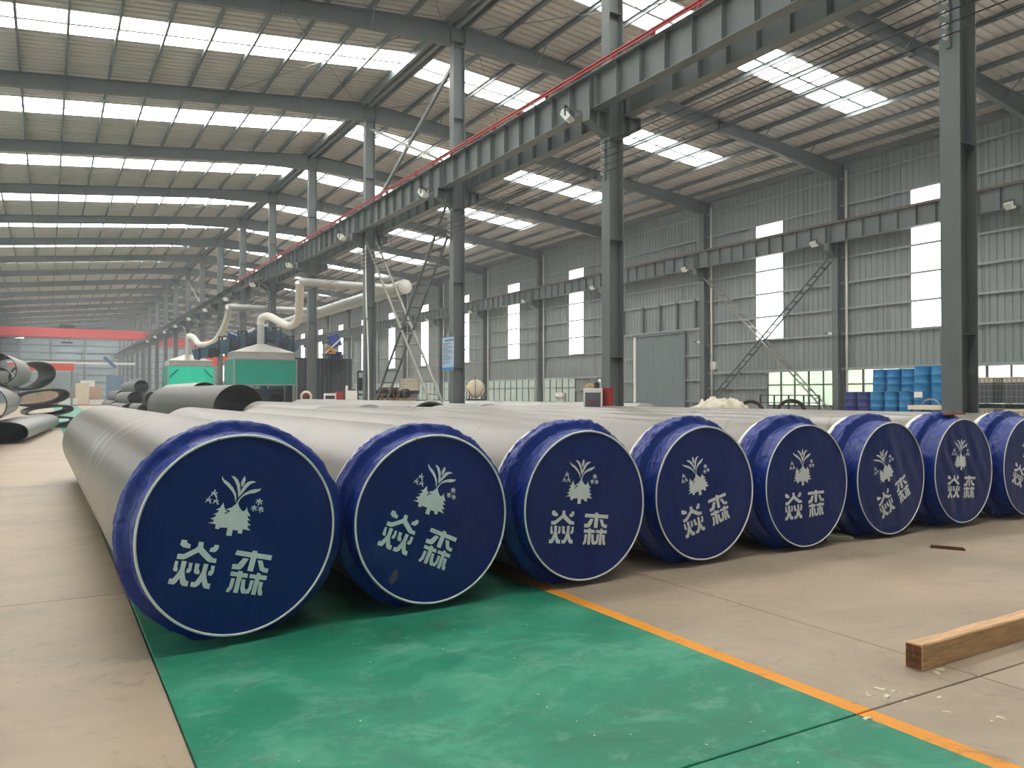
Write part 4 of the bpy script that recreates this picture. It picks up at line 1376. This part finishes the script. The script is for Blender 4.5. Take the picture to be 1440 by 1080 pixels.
ribbed(smooth([(9.1, 64, 5.8), (9.12, 63.8, 6.05), (9.3, 62.5, 5.8), (9.3, 60, 5.2), (9.9, 58, 5.3), (10.15, 56, 6.1), (10.05, 53.8, 6.9), (9.9, 53.0, 7.25)]), .19, M['hose'], 'hose_body', t, 12, .1)
t = thing('lamp_bracket', 'thin grey goose-neck bracket on the sixth centre column', 'bracket', (12.2, 52.0, 0))
MB().tube(smooth([(-.95, 0, 8.95), (-.35, 0, 8.65), (0, 0, 8.2), (0, 0, 6.4)]), .06, 8).build('neck', M['galv'], t)
MB().beam((0, 0, 7.0), (.12, .3, 7.0), .06, .06).build('clamp', M['steel'], t)

# ---- blue machine arm behind the booths
t = thing('conveyor_boom', 'dark blue articulated machine boom arching over the green booths', 'machine', (0, 50, 0))
def seg(a, b_, h, w):
    m_ = MB(); m_.beam(a, b_, w, h); return m_
P_ = [(7.5, .6, 4.0), (8.5, .3, 4.25), (9.7, 0, 4.75), (10.6, 0, 5.0), (11.8, 0, 5.35), (12.6, 0, 5.0), (13.3, 0, 4.35)]
for j, (a, b_) in enumerate(zip(P_[:-1], P_[1:])):
    h_ = (.55, .75, .6, .8, .8, .7)[j]
    seg(a, b_, h_, .7).build('boom_section', M['teal'], t)
    va, vb = Vector(a), Vector(b_)
    for q in (.25, .75):
        p = va.lerp(vb, q)
        MB().box(p.x-.04, p.x+.04, p.y-.42, p.y+.42, p.z-h_*.62, p.z+h_*.66).build('clamp_plate', M['dark'], t)
for p in P_[1:-1]:
    MB().tube([(p[0], p[1]-.5, p[2]-.1), (p[0], p[1]+.5, p[2]-.1)], .3, 12).build('pivot', M['dark'], t)
for i in (1, 2, 3, 4, 5):
    q = Vector(P_[i]).lerp(Vector(P_[i+1]), .5)
    m_ = MB()
    for dx in (-.3, -.1, .22):
        m_.box(q.x+dx-.035, q.x+dx+.035, q.y-.3, q.y-.22, q.z+.25, q.z+.6)
    m_.box(q.x-.33, q.x+.26, q.y-.3, q.y-.22, q.z+.56, q.z+.62)
    m_.build('guard_frame', M['black'], t)
for x, h in ((9.7, 4.6), (11.4, 4.9)):
    MB().box(x-.2, x+.2, -.25, .25, 0, h).build('support_leg', M['teal'], t)
MB().box(9.4, 10.1, .4, .46, 4.95, 5.4).build('blue_panel', M['royal'], t)
MB().beam((9.5, .3, 5.4), (10.4, .3, 5.1), .07, .07).build('white_strut', M['white'], t)
t = thing('pipe_machine', 'dark blue-grey machine block under the nearer green booth', 'machine', (11.2, 47.0, 0))
MB().box(-1.5, 1.0, .9, 2.4, 0, 2.0).build('body', M['teal'], t)
for x, z in ((-1.0, 1.3), (-.3, .9), (.5, 1.4)):
    MB().lathe([(0, -.1), (.32, -.1), (.36, 0), (.36, .15), (.1, .2), (0, .2)], 16, axis='y', c=(x, .75, z)).build('roller', M['dark'], t)

# ---- dark container room, panel, trolley hoist
t = thing('container_room', 'dark grey corrugated container room behind the centre columns', 'container', (14.2, 46.4, 0))
mb = MB(); corr(mb, -1.9, 1.65, lambda u, w, d: (u, d, w), .1, 3.72, pitch=.28, rib=-.04, rw=.1); mb.build('front_panel', M['container'], t)
mb = MB(); corr(mb, 0, 5.5, lambda u, w, d: (-1.9+d, u, w), .1, 3.72, pitch=.28, rib=.04, rw=.1); mb.build('side_panel', M['container'], t)
mb = MB(); corr(mb, 0, 5.5, lambda u, w, d: (1.65-d, u, w), .1, 3.72, pitch=.28, rib=.04, rw=.1); mb.build('side_panel', M['container'], t)
MB().box(-1.95, 1.7, -.05, 5.55, 3.7, 3.8).build('roof', M['container'], t)
for x in (-1.9, 1.65): MB().box(x-.05, x+.07, -.06, .08, 0, 3.8).build('corner_post', M['girt'], t)
MB().box(-1.9, 1.65, -.05, .05, 0, .12).build('bottom_rail', M['dark'], t)
t = thing('cable_trolley', 'blue control panel with white arm, yellow cables and hanging black loops', 'machine', (14.25, 44.6, 0))
MB().box(-.06, .06, .9, 1.02, 3.82-3.82+0, 4.9).build('mast', M['dark'], t)
o = MB().box(-.35, .35, -.03, .03, -.35, .35).build('panel', M['royal'], t, (.1, .6, 4.75)); o.rotation_euler = (0, R(-20), 0)
MB().beam((-.45, .5, 4.05), (.45, .5, 4.9), .07, .07).build('white_arm', M['white'], t)
MB().beam((-.5, .48, 4.55), (.3, .48, 4.1), .06, .06).build('white_arm', M['white'], t)
MB().box(-.2, .5, .45, .7, 3.75, 4.15).build('motor', M['navydrum'], t)
for i in range(5):
    a = .1*i
    MB().tube(smooth([(-.45+a*.8, .45, 4.2), (-.35+a, .42, 4.45-.05*i), (-.1+a*.4, .4, 4.15), (-.3+a, .42, 4.0)]), .03, 6).build('yellow_cable', M['yellow'], t)
for i in range(9):
    x = -.6+.14*i
    dz = 2.7+.6*random.random()
    MB().tube(smooth([(x, .4, 4.0), (x-.05, .35, (4+dz)/2), (x+.03, .35, dz), (x+.16, .38, dz+.1), (x+.14, .4, 3.9)]), .022, 5).build('hanging_cable', M['black'], t)
MB().box(-.9, .7, .44, .5, 3.9, 3.96).build('rail', M['dark'], t)
# ---- notice board hung on the third centre column
t = thing('notice_board', 'pale blue notice board with lines of writing on the third centre column', 'notice', (XC-.235, 25.62, 0))
bx = -.012
MB().box(bx-.012, bx+.004, -.46, .46, 2.5, 3.68).build('board', M['signboard'], t)
MB().box(bx-.016, bx-.0125, -.45, .45, 2.51, 2.70).build('wave_band', M['signblue'], t)
MB().box(bx-.017, bx-.016, -.45, .45, 2.62, 2.70).build('water_band', M['signboard'], t)
rnd = random.Random(5)
wb_ = MB()
for k in range(8):
    y = .2-.12*k
    if k < 6:
        wb_.box(bx-.0165, bx-.0125, y-.05, y+.035, 3.54, 3.60)
wb_.build('title_lettering', M['signink'], t)
wr_ = MB(); wi = MB()
for r_ in range(15):
    z = 3.46-.052*r_
    L = .78*(.45+.55*rnd.random()); y = .40
    tgt = wr_ if r_ % 5 == 2 else wi
    x_ = 0
    while x_ < L:
        w = .03+.03*rnd.random()
        tgt.box(bx-.0165, bx-.0125, y-x_-w, y-x_, z, z+.022)
        x_ += w+.014
wi.build('small_lettering', M['signink'], t); wr_.build('red_lettering', M['signred'], t)
MB().tube([(-.03, -.4, 3.68), (.0, 0, 3.95), (-.03, .4, 3.68)], .008, 5).build('hanging_wire', M['dark'], t)

# ---- drums
def drum_meshes(m, t):
    prof = [(0, .015), (.27, .015), (.285, 0), (.29, .02), (.282, .035)]
    for z in (.29, .58):
        prof += [(.282, z-.03), (.295, z-.012), (.295, z+.012), (.282, z+.03)]
    prof += [(.282, .845), (.29, .86), (.285, .88), (.27, .868), (0, .862)]
    a = MB().lathe(prof, 28).build('body', m, t)
    b_ = MB().lathe([(.03, .86), (.035, .885), (0, .885)], 8, c=(.17, .05, 0)).build('bung', M['white'], t)
    return a, b_
dm = {}
def drum(x, y, z, m, lab, grp):
    t = thing('steel_drum', lab, 'drum', (x, y, z), random.random()*6, grp)
    if m not in dm: dm[m] = drum_meshes(M[m], t)
    else:
        inst(dm[m][0], 'body', t); inst(dm[m][1], 'bung', t)
HT = .885
layer = ['bottom', 'middle', 'top']
def drumblock(xs, ys, nz, z0, m, lab, grp):
    for iz in range(nz):
        for ix, x in enumerate(xs):
            for iy, y in enumerate(ys):
                drum(x, y, z0+iz*HT, m, 'blue drum in the %s, %s layer, %s of the %s rank' % (lab, layer[iz], ORD[iy], 'front' if ix == 0 else 'rear'), grp)
DG = 'stacked bright blue drums'
drumblock((28.8, 29.42), (20.38, 19.76, 19.14), 2, 0, 'drum', 'far blue stack', DG)
drumblock((26.6, 27.22), (17.05, 16.43), 3, 0, 'drum', 'near blue stack', DG)
drumblock((28.8, 29.42), (18.4, 17.78), 2, 0, 'drum', 'blue stack between them', DG)
for iy, y in enumerate((20.38, 19.76, 19.14, 18.52)):
    drum(28.8, y-.12, 2*HT, 'drum', 'blue drum topmost on the far blue stack, %s from the window end' % ORD[iy], DG)
for iy, y in enumerate((20.38, 19.76, 18.9, 17.9)):
    drum(29.42, y, 2*HT, 'drum', 'blue steel drum topmost in the rear rank, %s from the window end' % ORD[iy], DG)
for iy, (x, y) in enumerate(((28.9, 21.66), (28.9, 21.03))):
    for iz in range(2):
        drum(x, y, iz*HT, 'navydrum', 'dark navy steel drum, %s layer, %s one beside the blue stack' % (layer[iz*2], ('outer', 'inner')[iy]), 'navy drums beside the blue ones')
tag(MB().box(26.29, 26.31, 16.9, 17.2, 1.55, 1.75).build('paper_label', M['white']), 'white paper sheet stuck on a blue drum of the near stack', 'label')

# ---- caged liquid totes
tot = None
def tote(x, y, z, lab, grp, m='tote', s=1.0, cream=False):
    t = thing('caged_tote', lab, 'tote', (x, y, z), 0, grp)
    w, d = .6*s, .5*s
    MB().box(-w+.04, w-.04, -d+.04, d-.04, .17, 1.08).lathe([(.11, 1.08), (.11, 1.13), (0, 1.13)], 12).build('tank', M['cream'] if cream else M[m], t, bevel=.03)
    if not cream:
        MB().box(-w+.03, w-.03, -d+.03, d-.03, .93, 1.13).build('pale_top', M['cream'], t)
    cg = MB()
    for zz in (.2, .42, .64, .86, 1.08):
        for (a, b_) in (((-w, -d), (w, -d)), ((w, -d), (w, d)), ((w, d), (-w, d)), ((-w, d), (-w, -d))):
            cg.beam((a[0], a[1], zz), (b_[0], b_[1], zz), .018, .018)
    for i in range(7):
        q = -1+2*i/6
        for (x_, y_) in ((q*w, -d), (q*w, d), (-w, q*d), (w, q*d)):
            cg.box(x_-.009, x_+.009, y_-.009, y_+.009, .15, 1.08)
    cg.build('cage', M['cage'], t)
    pb = MB()
    for y_ in (-d+.06, 0, d-.06): pb.box(-w, w, y_-.05, y_+.05, 0, .1)
    pb.box(-w, w, -d, d, .11, .15)
    for x_ in (-w+.06, 0, w-.06): pb.box(x_-.05, x_+.05, -d, d, .1, .11)
    pb.build('pallet_base', M['dark'], t)
    return t
TG = 'caged grey totes at the right wall'
for (x, y, n_) in ((30.4, 16.9, 'left pile'), (30.4, 15.6, 'middle pile'), (30.4, 14.3, 'right pile'), (28.6, 14.6, 'front pile')):
    for iz in range(2 if n_ != 'front pile' else 1):
        tote(x, y, iz*1.16, 'dark caged tote with pale lid, %s one of the %s near the right edge' % (('lower', 'upper')[iz], n_), TG)
tote(24.0, 57.0, 1.8, 'cream caged tote standing on a grey box before the far windows', None, cream=True)
t = thing('grey_plinth', 'grey box carrying the cream tote before the far windows', 'box', (24.0, 57.0, 0))
MB().box(-.5, .5, -.45, .45, 0, 1.72).build('body', M['tote'], t)
MB().box(-.55, .55, -.5, .5, 1.72, 1.8).build('lid', M['dark'], t)

# ---- cream domed vessel on a stand
t = thing('domed_vessel', 'cream round domed vessel on a stand before the windows', 'vessel', (30.0, 57.6, 0), R(-30))
MB().lathe([(0, -.42), (.3, -.40), (.55, -.3), (.70, -.1), (.74, 0), (.74, .25), (.70, .25), (0, .25)], 36, axis='y', c=(0, 0, 2.15)).build('dome', M['cream'], t)
for s in (-1, 1):
    MB().beam((s*.75, -.32, 2.3), (s*.1, -.34, 1.2), .05, .05).build('strap', M['rust'], t)
    MB().box(s*.5-.05, s*.5+.05, -.1, .2, 0, 1.6).build('leg', M['dark'], t)
MB().tube([(0, -.45, 1.2), (0, -.45, 3.1)], .03, 6).build('post', M['dark'], t)
MB().box(-.7, .7, -.3, .3, 1.15, 1.3).build('cradle', M['dark'], t)

# ---- welding cabinet & red box by the second centre column
t = thing('control_cabinet', 'grey control cabinet with dark front standing before the second centre column', 'cabinet', (11.12, 15.35, 0), R(-38))
MB().box(-.22, .22, -.2, .2, .05, 1.80).build('body', M['white'], t, bevel=.01)
MB().box(-.18, .18, -.212, -.2, .2, 1.70).build('dark_panel', M['tote'], t)
for x in (-.06, 0, .06): MB().box(x-.018, x+.018, -.22, -.212, 1.46, 1.52).build('red_button', M['red'], t)
tag(MB().box(11.40, 11.52, 15.1, 15.35, 0, 1.82).build('red_cabinet', M['red']), 'narrow red fire box beside the grey control cabinet', 'box')
t = thing('small_motor', 'small motor with hoses lying on top of the grey cabinet', 'motor', (11.12, 15.35, 1.80), R(-38))
MB().lathe([(0, 0), (.06, 0), (.07, .03), (.07, .12), (.04, .16), (0, .16)], 14, c=(.08, 0, 0)).build('motor_body', M['dark'], t)
MB().lathe([(.02, .1), (.035, .12), (.035, .2), (0, .22)], 10, c=(.15, 0, 0)).build('cap', M['white'], t)
MB().tube(smooth([(-.18, 0, .02), (-.08, .02, .1), (0, -.02, .05), (.06, 0, .1)]), .022, 7).build('yellow_hose', M['yellow'], t)
# galvanised drum
for zz, lab in ((0, 'galvanised metal drum on the floor before the far windows'), (.9, 'galvanised metal drum on top of another before the far windows')):
    t = thing('metal_drum', lab, 'drum', (27.4, 41.2, zz), 0, 'galvanised drums')
    MB().lathe([(0, .01), (.33, .01), (.34, 0), (.34, .28), (.36, .3), (.34, .32), (.34, .6), (.36, .62), (.34, .64), (.34, .88), (.32, .87), (0, .87)], 24).build('body', M['duct'], t)
# ---- black rolls on a crate
t = thing('storage_crate', 'low crate carrying three black rolls behind the second column row', 'crate', (18.3, 46.0, 0))
for z in (.1, .45, .8, 1.15):
    MB().box(-1.3, 1.3, -.42, -.40, z, z+.2).build('slat', M['pallet'], t)
for x in (-1.25, 0, 1.25): MB().box(x-.05, x+.05, -.4, .4, 0, 1.4).build('post', M['pallet'], t)
MB().box(-1.35, 1.35, -.45, .45, 1.38, 1.44).build('top_board', M['pallet'], t)
for j, x in enumerate((17.6, 18.25, 18.95)):
    tag(MB().lathe([(.08, -.5), (.28, -.5), (.29, -.48), (.29, .48), (.28, .5), (.08, .5), (.08, -.5)], 24, axis='y').build('black_roll', M['black'], None, (x, 46.0, 1.73)), 'black rolled rubber %s of three on the crate' % ('leftmost', 'in the middle', 'rightmost')[j], 'roll', 'black rolls on the crate')
# ---- stacker mast, cabinets by the container
t = thing('pallet_stacker', 'dark tall stacker mast beside the centre columns', 'stacker', (17.0, 48.2, 0), R(-20))
for x in (-.18, .18): MB().box(x-.05, x+.05, -.05, .05, 0, 3.1).build('mast', M['dark'], t)
for z in (.4, 1.6, 2.4, 3.05): MB().box(-.2, .2, -.04, .04, z, z+.1).build('crossbar', M['dark'], t)
MB().box(-.12, .35, -.2, .0, 1.9, 2.7).build('carriage', M['black'], t)
MB().box(-.4, .4, .0, .6, .1, .9).build('battery_box', M['dark'], t)
t = thing('welding_cabinet', 'white square cabinet by the dark container corner', 'cabinet', (13.6, 40.0, 0), R(-20))
MB().box(-.3, .3, -.3, .3, .1, 1.86).build('body', M['white'], t, bevel=.02)
MB().box(-.3, -.18, -.1, .1, 1.86, 2.12).build('top_box', M['white'], t)
for x in (-.05, .12): MB().lathe([(0, 0), (.09, 0), (.1, .04), (.05, .08), (0, .08)], 10, c=(x, 0, 1.86)).build('knob', M['dark'], t)
for (x, y) in ((-.25, -.25), (.25, -.25), (.25, .25), (-.25, .25)): MB().box(x-.03, x+.03, y-.03, y+.03, 0, .1).build('foot', M['dark'], t)
t = thing('power_source', 'low white machine with black slot panel by the container', 'machine', (12.95, 41.5, 0), R(-18))
MB().box(-.33, .33, -.3, .3, .0, 1.72).build('body', M['white'], t, bevel=.02)
MB().box(-.24, .24, -.315, -.30, 1.42, 1.6).build('slot_panel', M['black'], t)
tag(MB().box(13.15, 13.45, 40.9, 41.3, 0, 1.8).build('red_case', M['red']), 'dark red case between the two white cabinets', 'case')
t = thing('hose_reel', 'red hose reel ring with pale rim standing before the centre column', 'reel', (11.75, 41.8, 1.55), R(-15))
MB().lathe([(.2, -.05), (.30, -.05), (.31, 0), (.30, .05), (.2, .05), (.2, -.05)], 24, axis='y').build('rim', M['cream'], t)
MB().lathe([(0, -.04), (.2, -.045), (.2, .045), (0, .04)], 24, axis='y').build('reel_disc', M['rust'], t)
MB().box(-.03, .03, -.03, .03, -1.55, -.28).build('stand', M['dark'], t)
# standing poles and rods on the fourth column
t = thing('leaning_pipe', 'thin pale pipe running up the fourth centre column', 'pipe', (12.25, 33.9, 0))
MB().tube(smooth([(.06, 0, 0), (.05, 0, 3), (-.04, .05, 6), (-.06, .1, 8.3)]), .035, 8).build('pipe_run', M['white'], t)
for z in (2, 5): MB().box(-.08, .12, -.03, .08, z, z+.05).build('clip', M['steel'], t)
# sawhorse clutter near the brace foot
t = thing('steel_trestle', 'rust brown steel trestle at the foot of the dark brace', 'trestle', (13.6, 34.8, 0))
for (x, y) in ((-.45, -.3), (.45, -.3), (-.45, .3), (.45, .3)): MB().beam((x, y, 0), (x*.8, y*.7, 1.95), .06, .06).build('leg', M['rust'], t)
for z in (1.3, 1.95): MB().box(-.42, .42, -.26, .26, z-.03, z+.03).build('shelf', M['rust'], t)

# ---- handrail frame, hoses, sacks
t = thing('steel_railing', 'dark steel railing frame before the window band, right of the white heap', 'railing', (31.4, 0, 0))
for y in (25.3, 26.2, 27.1, 28.0, 28.9): MB().box(-.03, .03, y-.03, y+.03, 0, 1.62).build('post', M['dark'], t)
for z in (.9, 1.25, 1.62): MB().box(-.025, .025, 25.3, 28.9, z-.025, z+.025).build('rail', M['dark'], t)
for j, (x, y, r_) in enumerate(((27.2, 25.6, .55), (28.2, 24.2, .6))):
    t = thing('hose_loop', 'dark arched hose coil standing up, %s of two by the railing' % ('left one', 'right one')[j], 'hose', (x, y, .9), R(-45), 'hose coils by the railing')
    for q in range(3):
        MB().tube([((r_-.05*q)*math.cos(PI*s/12), .06*q, (r_-.05*q)*math.sin(PI*s/12)*.9) for s in range(13)], .035, 7).build('coil', M['rust'] if q == 1 else M['dark'], t)
    MB().box(-r_, r_, -.2, .3, -.9, -.02).build('stand', M['dark'], t)
for iz in range(8):
    t = thing('wooden_pallet', 'wooden pallet under the cream sacks, %s from the floor' % ORD[iz], 'pallet', (18.05, 18.3, .145*iz), R(8), 'pallets under the cream sacks')
    for x in (-.55, 0, .55): MB().box(x-.05, x+.05, -.5, .5, 0, .09).build('bearer', M['pallet'], t)
    for y in (-.42, -.14, .14, .42): MB().box(-.6, .6, y-.09, y+.09, .09, .14).build('deck_board', M['pallet'], t)
rag('sack_heap', 'heap of crumpled cream sacks lying on stacked pallets', 'sacks', (18.05, 18.3, 1.16), .82, .60, .52, M['sack'], 11, 30)
t = thing('cement_tray', 'cream board tray with wire handle before the blue drums', 'tray', (25.2, 15.9, 0))
MB().box(-.4, .4, -.55, .55, 1.16, 1.30).build('tray_body', M['cream'], t)
MB().tube([(-.0, (.3)*math.cos(PI*s/10), 1.3+.2*math.sin(PI*s/10)) for s in range(11)], .02, 6).build('handle', M['cage'], t)
for (x, y) in ((-.3, -.45), (.3, -.45), (.3, .45), (-.3, .45)): MB().box(x-.04, x+.04, y-.04, y+.04, 0, 1.16).build('leg', M['dark'], t)
# wall fittings
t = thing('wall_box', 'small white electric box on the windowed wall', 'box', (XW-.12, 33.93, 3.3))
MB().box(-.07, .1, -.2, .2, -.2, .25).build('case', M['white'], t); MB().box(-.02, .02, -.02, .02, -.5, -.2).build('conduit', M['white'], t)
for j, (y, z, lab) in enumerate(((34.75, 4.7, 'white security camera on the wall column by the sliding door'), (25.75, 4.6, 'white security camera on the wall column by the blue drums'))):
    t = thing('security_camera', lab, 'camera', (XWC-.3, y-.1, z), R(35), 'security cameras on the wall')
    MB().box(-.05, .05, -.12, .06, -.06, .06).build('body', M['white'], t)
    MB().lathe([(0, -.02), (.05, -.02), (.05, .02), (0, .02)], 10, axis='y', c=(0, -.13, 0)).build('lens', M['black'], t)
    MB().box(-.02, .02, .06, .25, -.02, .02).build('arm', M['dark'], t)

# ---- overhead cranes
def crane(lab, x0, x1, y, zb, zt, m, trolley_x, hook=0):
    t = thing('overhead_crane', lab, 'crane', (0, y, 0))
    L = x1-x0
    for yy in (-.9, .9):
        mb_ = MB()
        a = 1.6
        mb_.add([(x0, yy-.3, zb+.25), (x0+a, yy-.3, zb), (x1-a, yy-.3, zb), (x1, yy-.3, zb+.25), (x1, yy-.3, zt-.15), (x1-a, yy-.3, zt), (x0+a, yy-.3, zt), (x0, yy-.3, zt-.15),
                (x0, yy+.3, zb+.25), (x0+a, yy+.3, zb), (x1-a, yy+.3, zb), (x1, yy+.3, zb+.25), (x1, yy+.3, zt-.15), (x1-a, yy+.3, zt), (x0+a, yy+.3, zt), (x0, yy+.3, zt-.15)],
               [(0, 1, 2, 3, 4, 5, 6, 7), (15, 14, 13, 12, 11, 10, 9, 8)]+[(i, i+8, (i+1) % 8+8, (i+1) % 8) for i in range(8)])
        mb_.build('bridge_girder', m, t)
    for x in (x0, x1):
        MB().box(x-.2, x+.2, -2.0, 2.0, 9.9, 10.35).build('end_truck', m, t)
    MB().box(trolley_x-.9, trolley_x+.9, -1.2, 1.2, zt, zt+.5).build('trolley', M['dark'], t)
    MB().box(trolley_x-.7, trolley_x+.7, -.3, .3, zb-.75, zb-.55).build('hook_block', M['dark'], t)
    for dx in (-.3, .3): MB().tube([(trolley_x+dx, 0, zb-.55), (trolley_x+dx, 0, zt)], .03, 6).build('rope', M['dark'], t)
    return t
crane('long red overhead crane bridge spanning the left aisle far down the hall', XL+.9, XC-.45, 124, 9.35, 10.55, M['redcrane'], 2.2)
crane('red overhead crane bridge in the window aisle, seen between the centre columns', XC+.5, XWC-.6, 132, 9.0, 10.2, M['redcrane'], 24)
def gantry(lab, x0, x1, y, zb, zt):
    t = thing('gantry_crane', lab, 'crane', (0, y, 0), group=None)
    MB().box(x0, x1, -.35, .35, zb, zt).build('girder', M['orangered'], t)
    for x in (x0+.3, x1-.3):
        for s in (-1, 1):
            MB().beam((x, s*.2, zb), (x, s*1.5, 0), .22, .22).build('leg', M['steel'], t)
    return t
gantry('orange-red low gantry girder at the far left of the hall', -4.6, 3.2, 128, 5.0, 6.0)
gantry('orange-red low gantry girder behind the green booths', 12.9, 17.2, 86, 4.6, 5.6)
t = thing('light_rail', 'pale horizontal rail on posts near the far end of the aisle', 'rail', (0, 132, 0))
MB().box(-5, 11.3, -.1, .1, 6.1, 6.4).build('beam', M['white'], t)
for x in (-4.9, 3, 11.2): MB().box(x-.1, x+.1, -.1, .1, 0, 6.1).build('post', M['girt'], t)

# ---- ring rotator and panel, far crates
t = thing('ring_rotator', 'blue-grey ring rotator machine with flat panel beyond the pipe heap', 'machine', (8.1, 92, 0))
MB().lathe([(.75, -.3), (1.15, -.3), (1.2, 0), (1.15, .3), (.75, .3), (.75, -.3)], 28, axis='y', c=(0, 0, 2.15)).build('ring', M['far_blue'], t)
for k in range(8):
    a = 2*PI*k/8
    MB().beam((0, -.1, 2.15), (.8*math.cos(a), -.1, 2.15+.8*math.sin(a)), .1, .1).build('spoke', M['dark'], t)
MB().box(-1.2, 1.2, -.5, .5, 0, .95).build('base', M['teal'], t)
MB().box(-2.9, -1.35, -.2, .2, 0, 3.6).build('panel', M['far_blue'], t)
t = thing('blue_jib', 'small royal blue jib arm above the far ring machine', 'jib', (7.6, 118, 0))
MB().beam((-1.2, 0, 6.6), (.2, 0, 5.2), .5, .4).build('arm', M['royal_far'], t); MB().box(.0, .4, -.2, .2, 0, 5.3).build('mast', M['girt'], t)
rnd = random.Random(9)
CARTS = [(-1.5, 140, 3.2, 1.6, 'carton'), (.4, 141, 2.4, 2.6, 'carton'), (2.4, 142, 2.2, 1.9, 'carton'), (4.4, 140, 1.8, 2.4, 'carton'), (4.6, 139, 1.7, 3.4, 'cream'), (6.5, 141, 1.6, 2.9, 'carton'), (2.6, 137, 2.4, 1.1, 'white'), (6.4, 136, 1.8, .9, 'white'), (.2, 137.5, 1.6, 1.3, 'carton'), (5.4, 143, 2.0, 3.9, 'white'), (-.6, 146, 2.0, 3.0, 'leafdark')]
CL = ['low wide brown carton', 'tall brown carton in the middle', 'brown carton behind the white bag', 'brown carton beside the pale one', 'pale cream tall carton', 'brown carton at the heap\'s right end', 'low white bag in front', 'low white bag at the right front', 'small brown carton in front', 'tall white-topped crate', 'dark green covered crate']
for (x, y, w, h_, m), lab in zip(CARTS, CL):
    t = thing('storage_carton', lab+' in the far store at the hall end', 'carton', (x, y, 0), R(rnd.uniform(-8, 8)), 'cartons at the far end')
    MB().box(-w/2, w/2, -.7, .7, .12, h_).build('box_body', M[m], t)
    MB().box(-w/2+.1, w/2-.1, -.65, .65, 0, .12).build('pallet', M['pallet'], t)

# ---- outside: ground and trees beyond the windows
tag(MB().box(XW+.3, XW+160, YB-40, YF+60, -.25, -.05).build('ground', M['ground']), kind='structure')
tag(MB().box(XL-120, XL-.3, YB-40, YF+60, -.25, -.05).build('ground', M['ground']), kind='structure')
tag(MB().box(XL-60, XW+60, YB-90, YB-.3, -.25, -.05).build('ground', M['ground']), kind='structure')
def crown_mesh(seed, mname):
    import bmesh
    rnd = random.Random(seed)
    me = bpy.data.meshes.new('crown')
    bm = bmesh.new()
    for k in range(7):
        tmp = bmesh.ops.create_icosphere(bm, subdivisions=3, radius=1.0)
        c = Vector((rnd.uniform(-1.2, 1.2), rnd.uniform(-1.2, 1.2), rnd.uniform(-.7, 1.3)))
        r_ = rnd.uniform(.8, 1.3)
        for v in tmp['verts']:
            n_ = v.co.normalized()
            d = 1+.22*noise.noise(n_*3+Vector((seed, k, 0)))+.16*noise.noise(n_*9+Vector((k, seed, 0)))
            v.co = c+n_*r_*d
    bm.to_mesh(me); bm.free()
    me.materials.append(M[mname])
    return me
cm = [crown_mesh(3, 'leaf'), crown_mesh(8, 'leafdark')]
rnd = random.Random(21)
for i in range(16):
    y = 14+i*9.5+rnd.uniform(-2, 2)
    x = rnd.uniform(50, 64)
    s = rnd.uniform(1.5, 2.0)
    t = thing('leafy_tree', 'leafy green tree outside the windows, %s along the yard' % ORD[i], 'tree', (x, y, -.05), rnd.random()*6, 'trees outside the windows')
    MB().tube([(0, 0, 0), (.1, 0, s*1.2), (0, .1, s*2)], [.22*s*.5, .16*s*.5, .08*s*.5], 8).build('trunk', M['bark'], t)
    o = bpy.data.objects.new('crown', cm[i % 2]); COL.objects.link(o); o.parent = t; o.location = (0, 0, s*1.9); o.scale = (s, s, s*.95)
for i, (x, y, s) in enumerate(((36.2, 25.9, .55), (36.8, 23.2, .5), (39, 29.5, .6))):
    t = thing('green_bush', 'bright leafy bush close outside the window band, %s from the sliding door' % ORD[2-i if i < 2 else 0], 'bush', (x, y, -.05), 0, 'bushes outside the windows')
    MB().tube([(0, 0, 0), (.05, 0, .6), (0, .05, 1.2)], [.06, .05, .03], 7).build('stem', M['bark'], t)
    o = bpy.data.objects.new('foliage', cm[0]); COL.objects.link(o); o.parent = t; o.location = (0, 0, 1.3); o.scale = (s, s, s)

# ---- dusty air in the hall
hz = bpy.data.materials.new('dusty_air')
hz.use_nodes = True
hz.node_tree.nodes.clear()
_o = hz.node_tree.nodes.new('ShaderNodeOutputMaterial')
_v = hz.node_tree.nodes.new('ShaderNodeVolumeScatter')
_v.inputs['Color'].default_value = (.86, .93, .97, 1)
_v.inputs['Density'].default_value = HAZE
_v.inputs['Anisotropy'].default_value = .2
hz.node_tree.links.new(_v.outputs[0], _o.inputs['Volume'])
o = MB().box(XL+.05, XW-.22, YB+.05, YF-.3, .02, 12.6).build('haze', hz)
tag(o, kind='stuff')
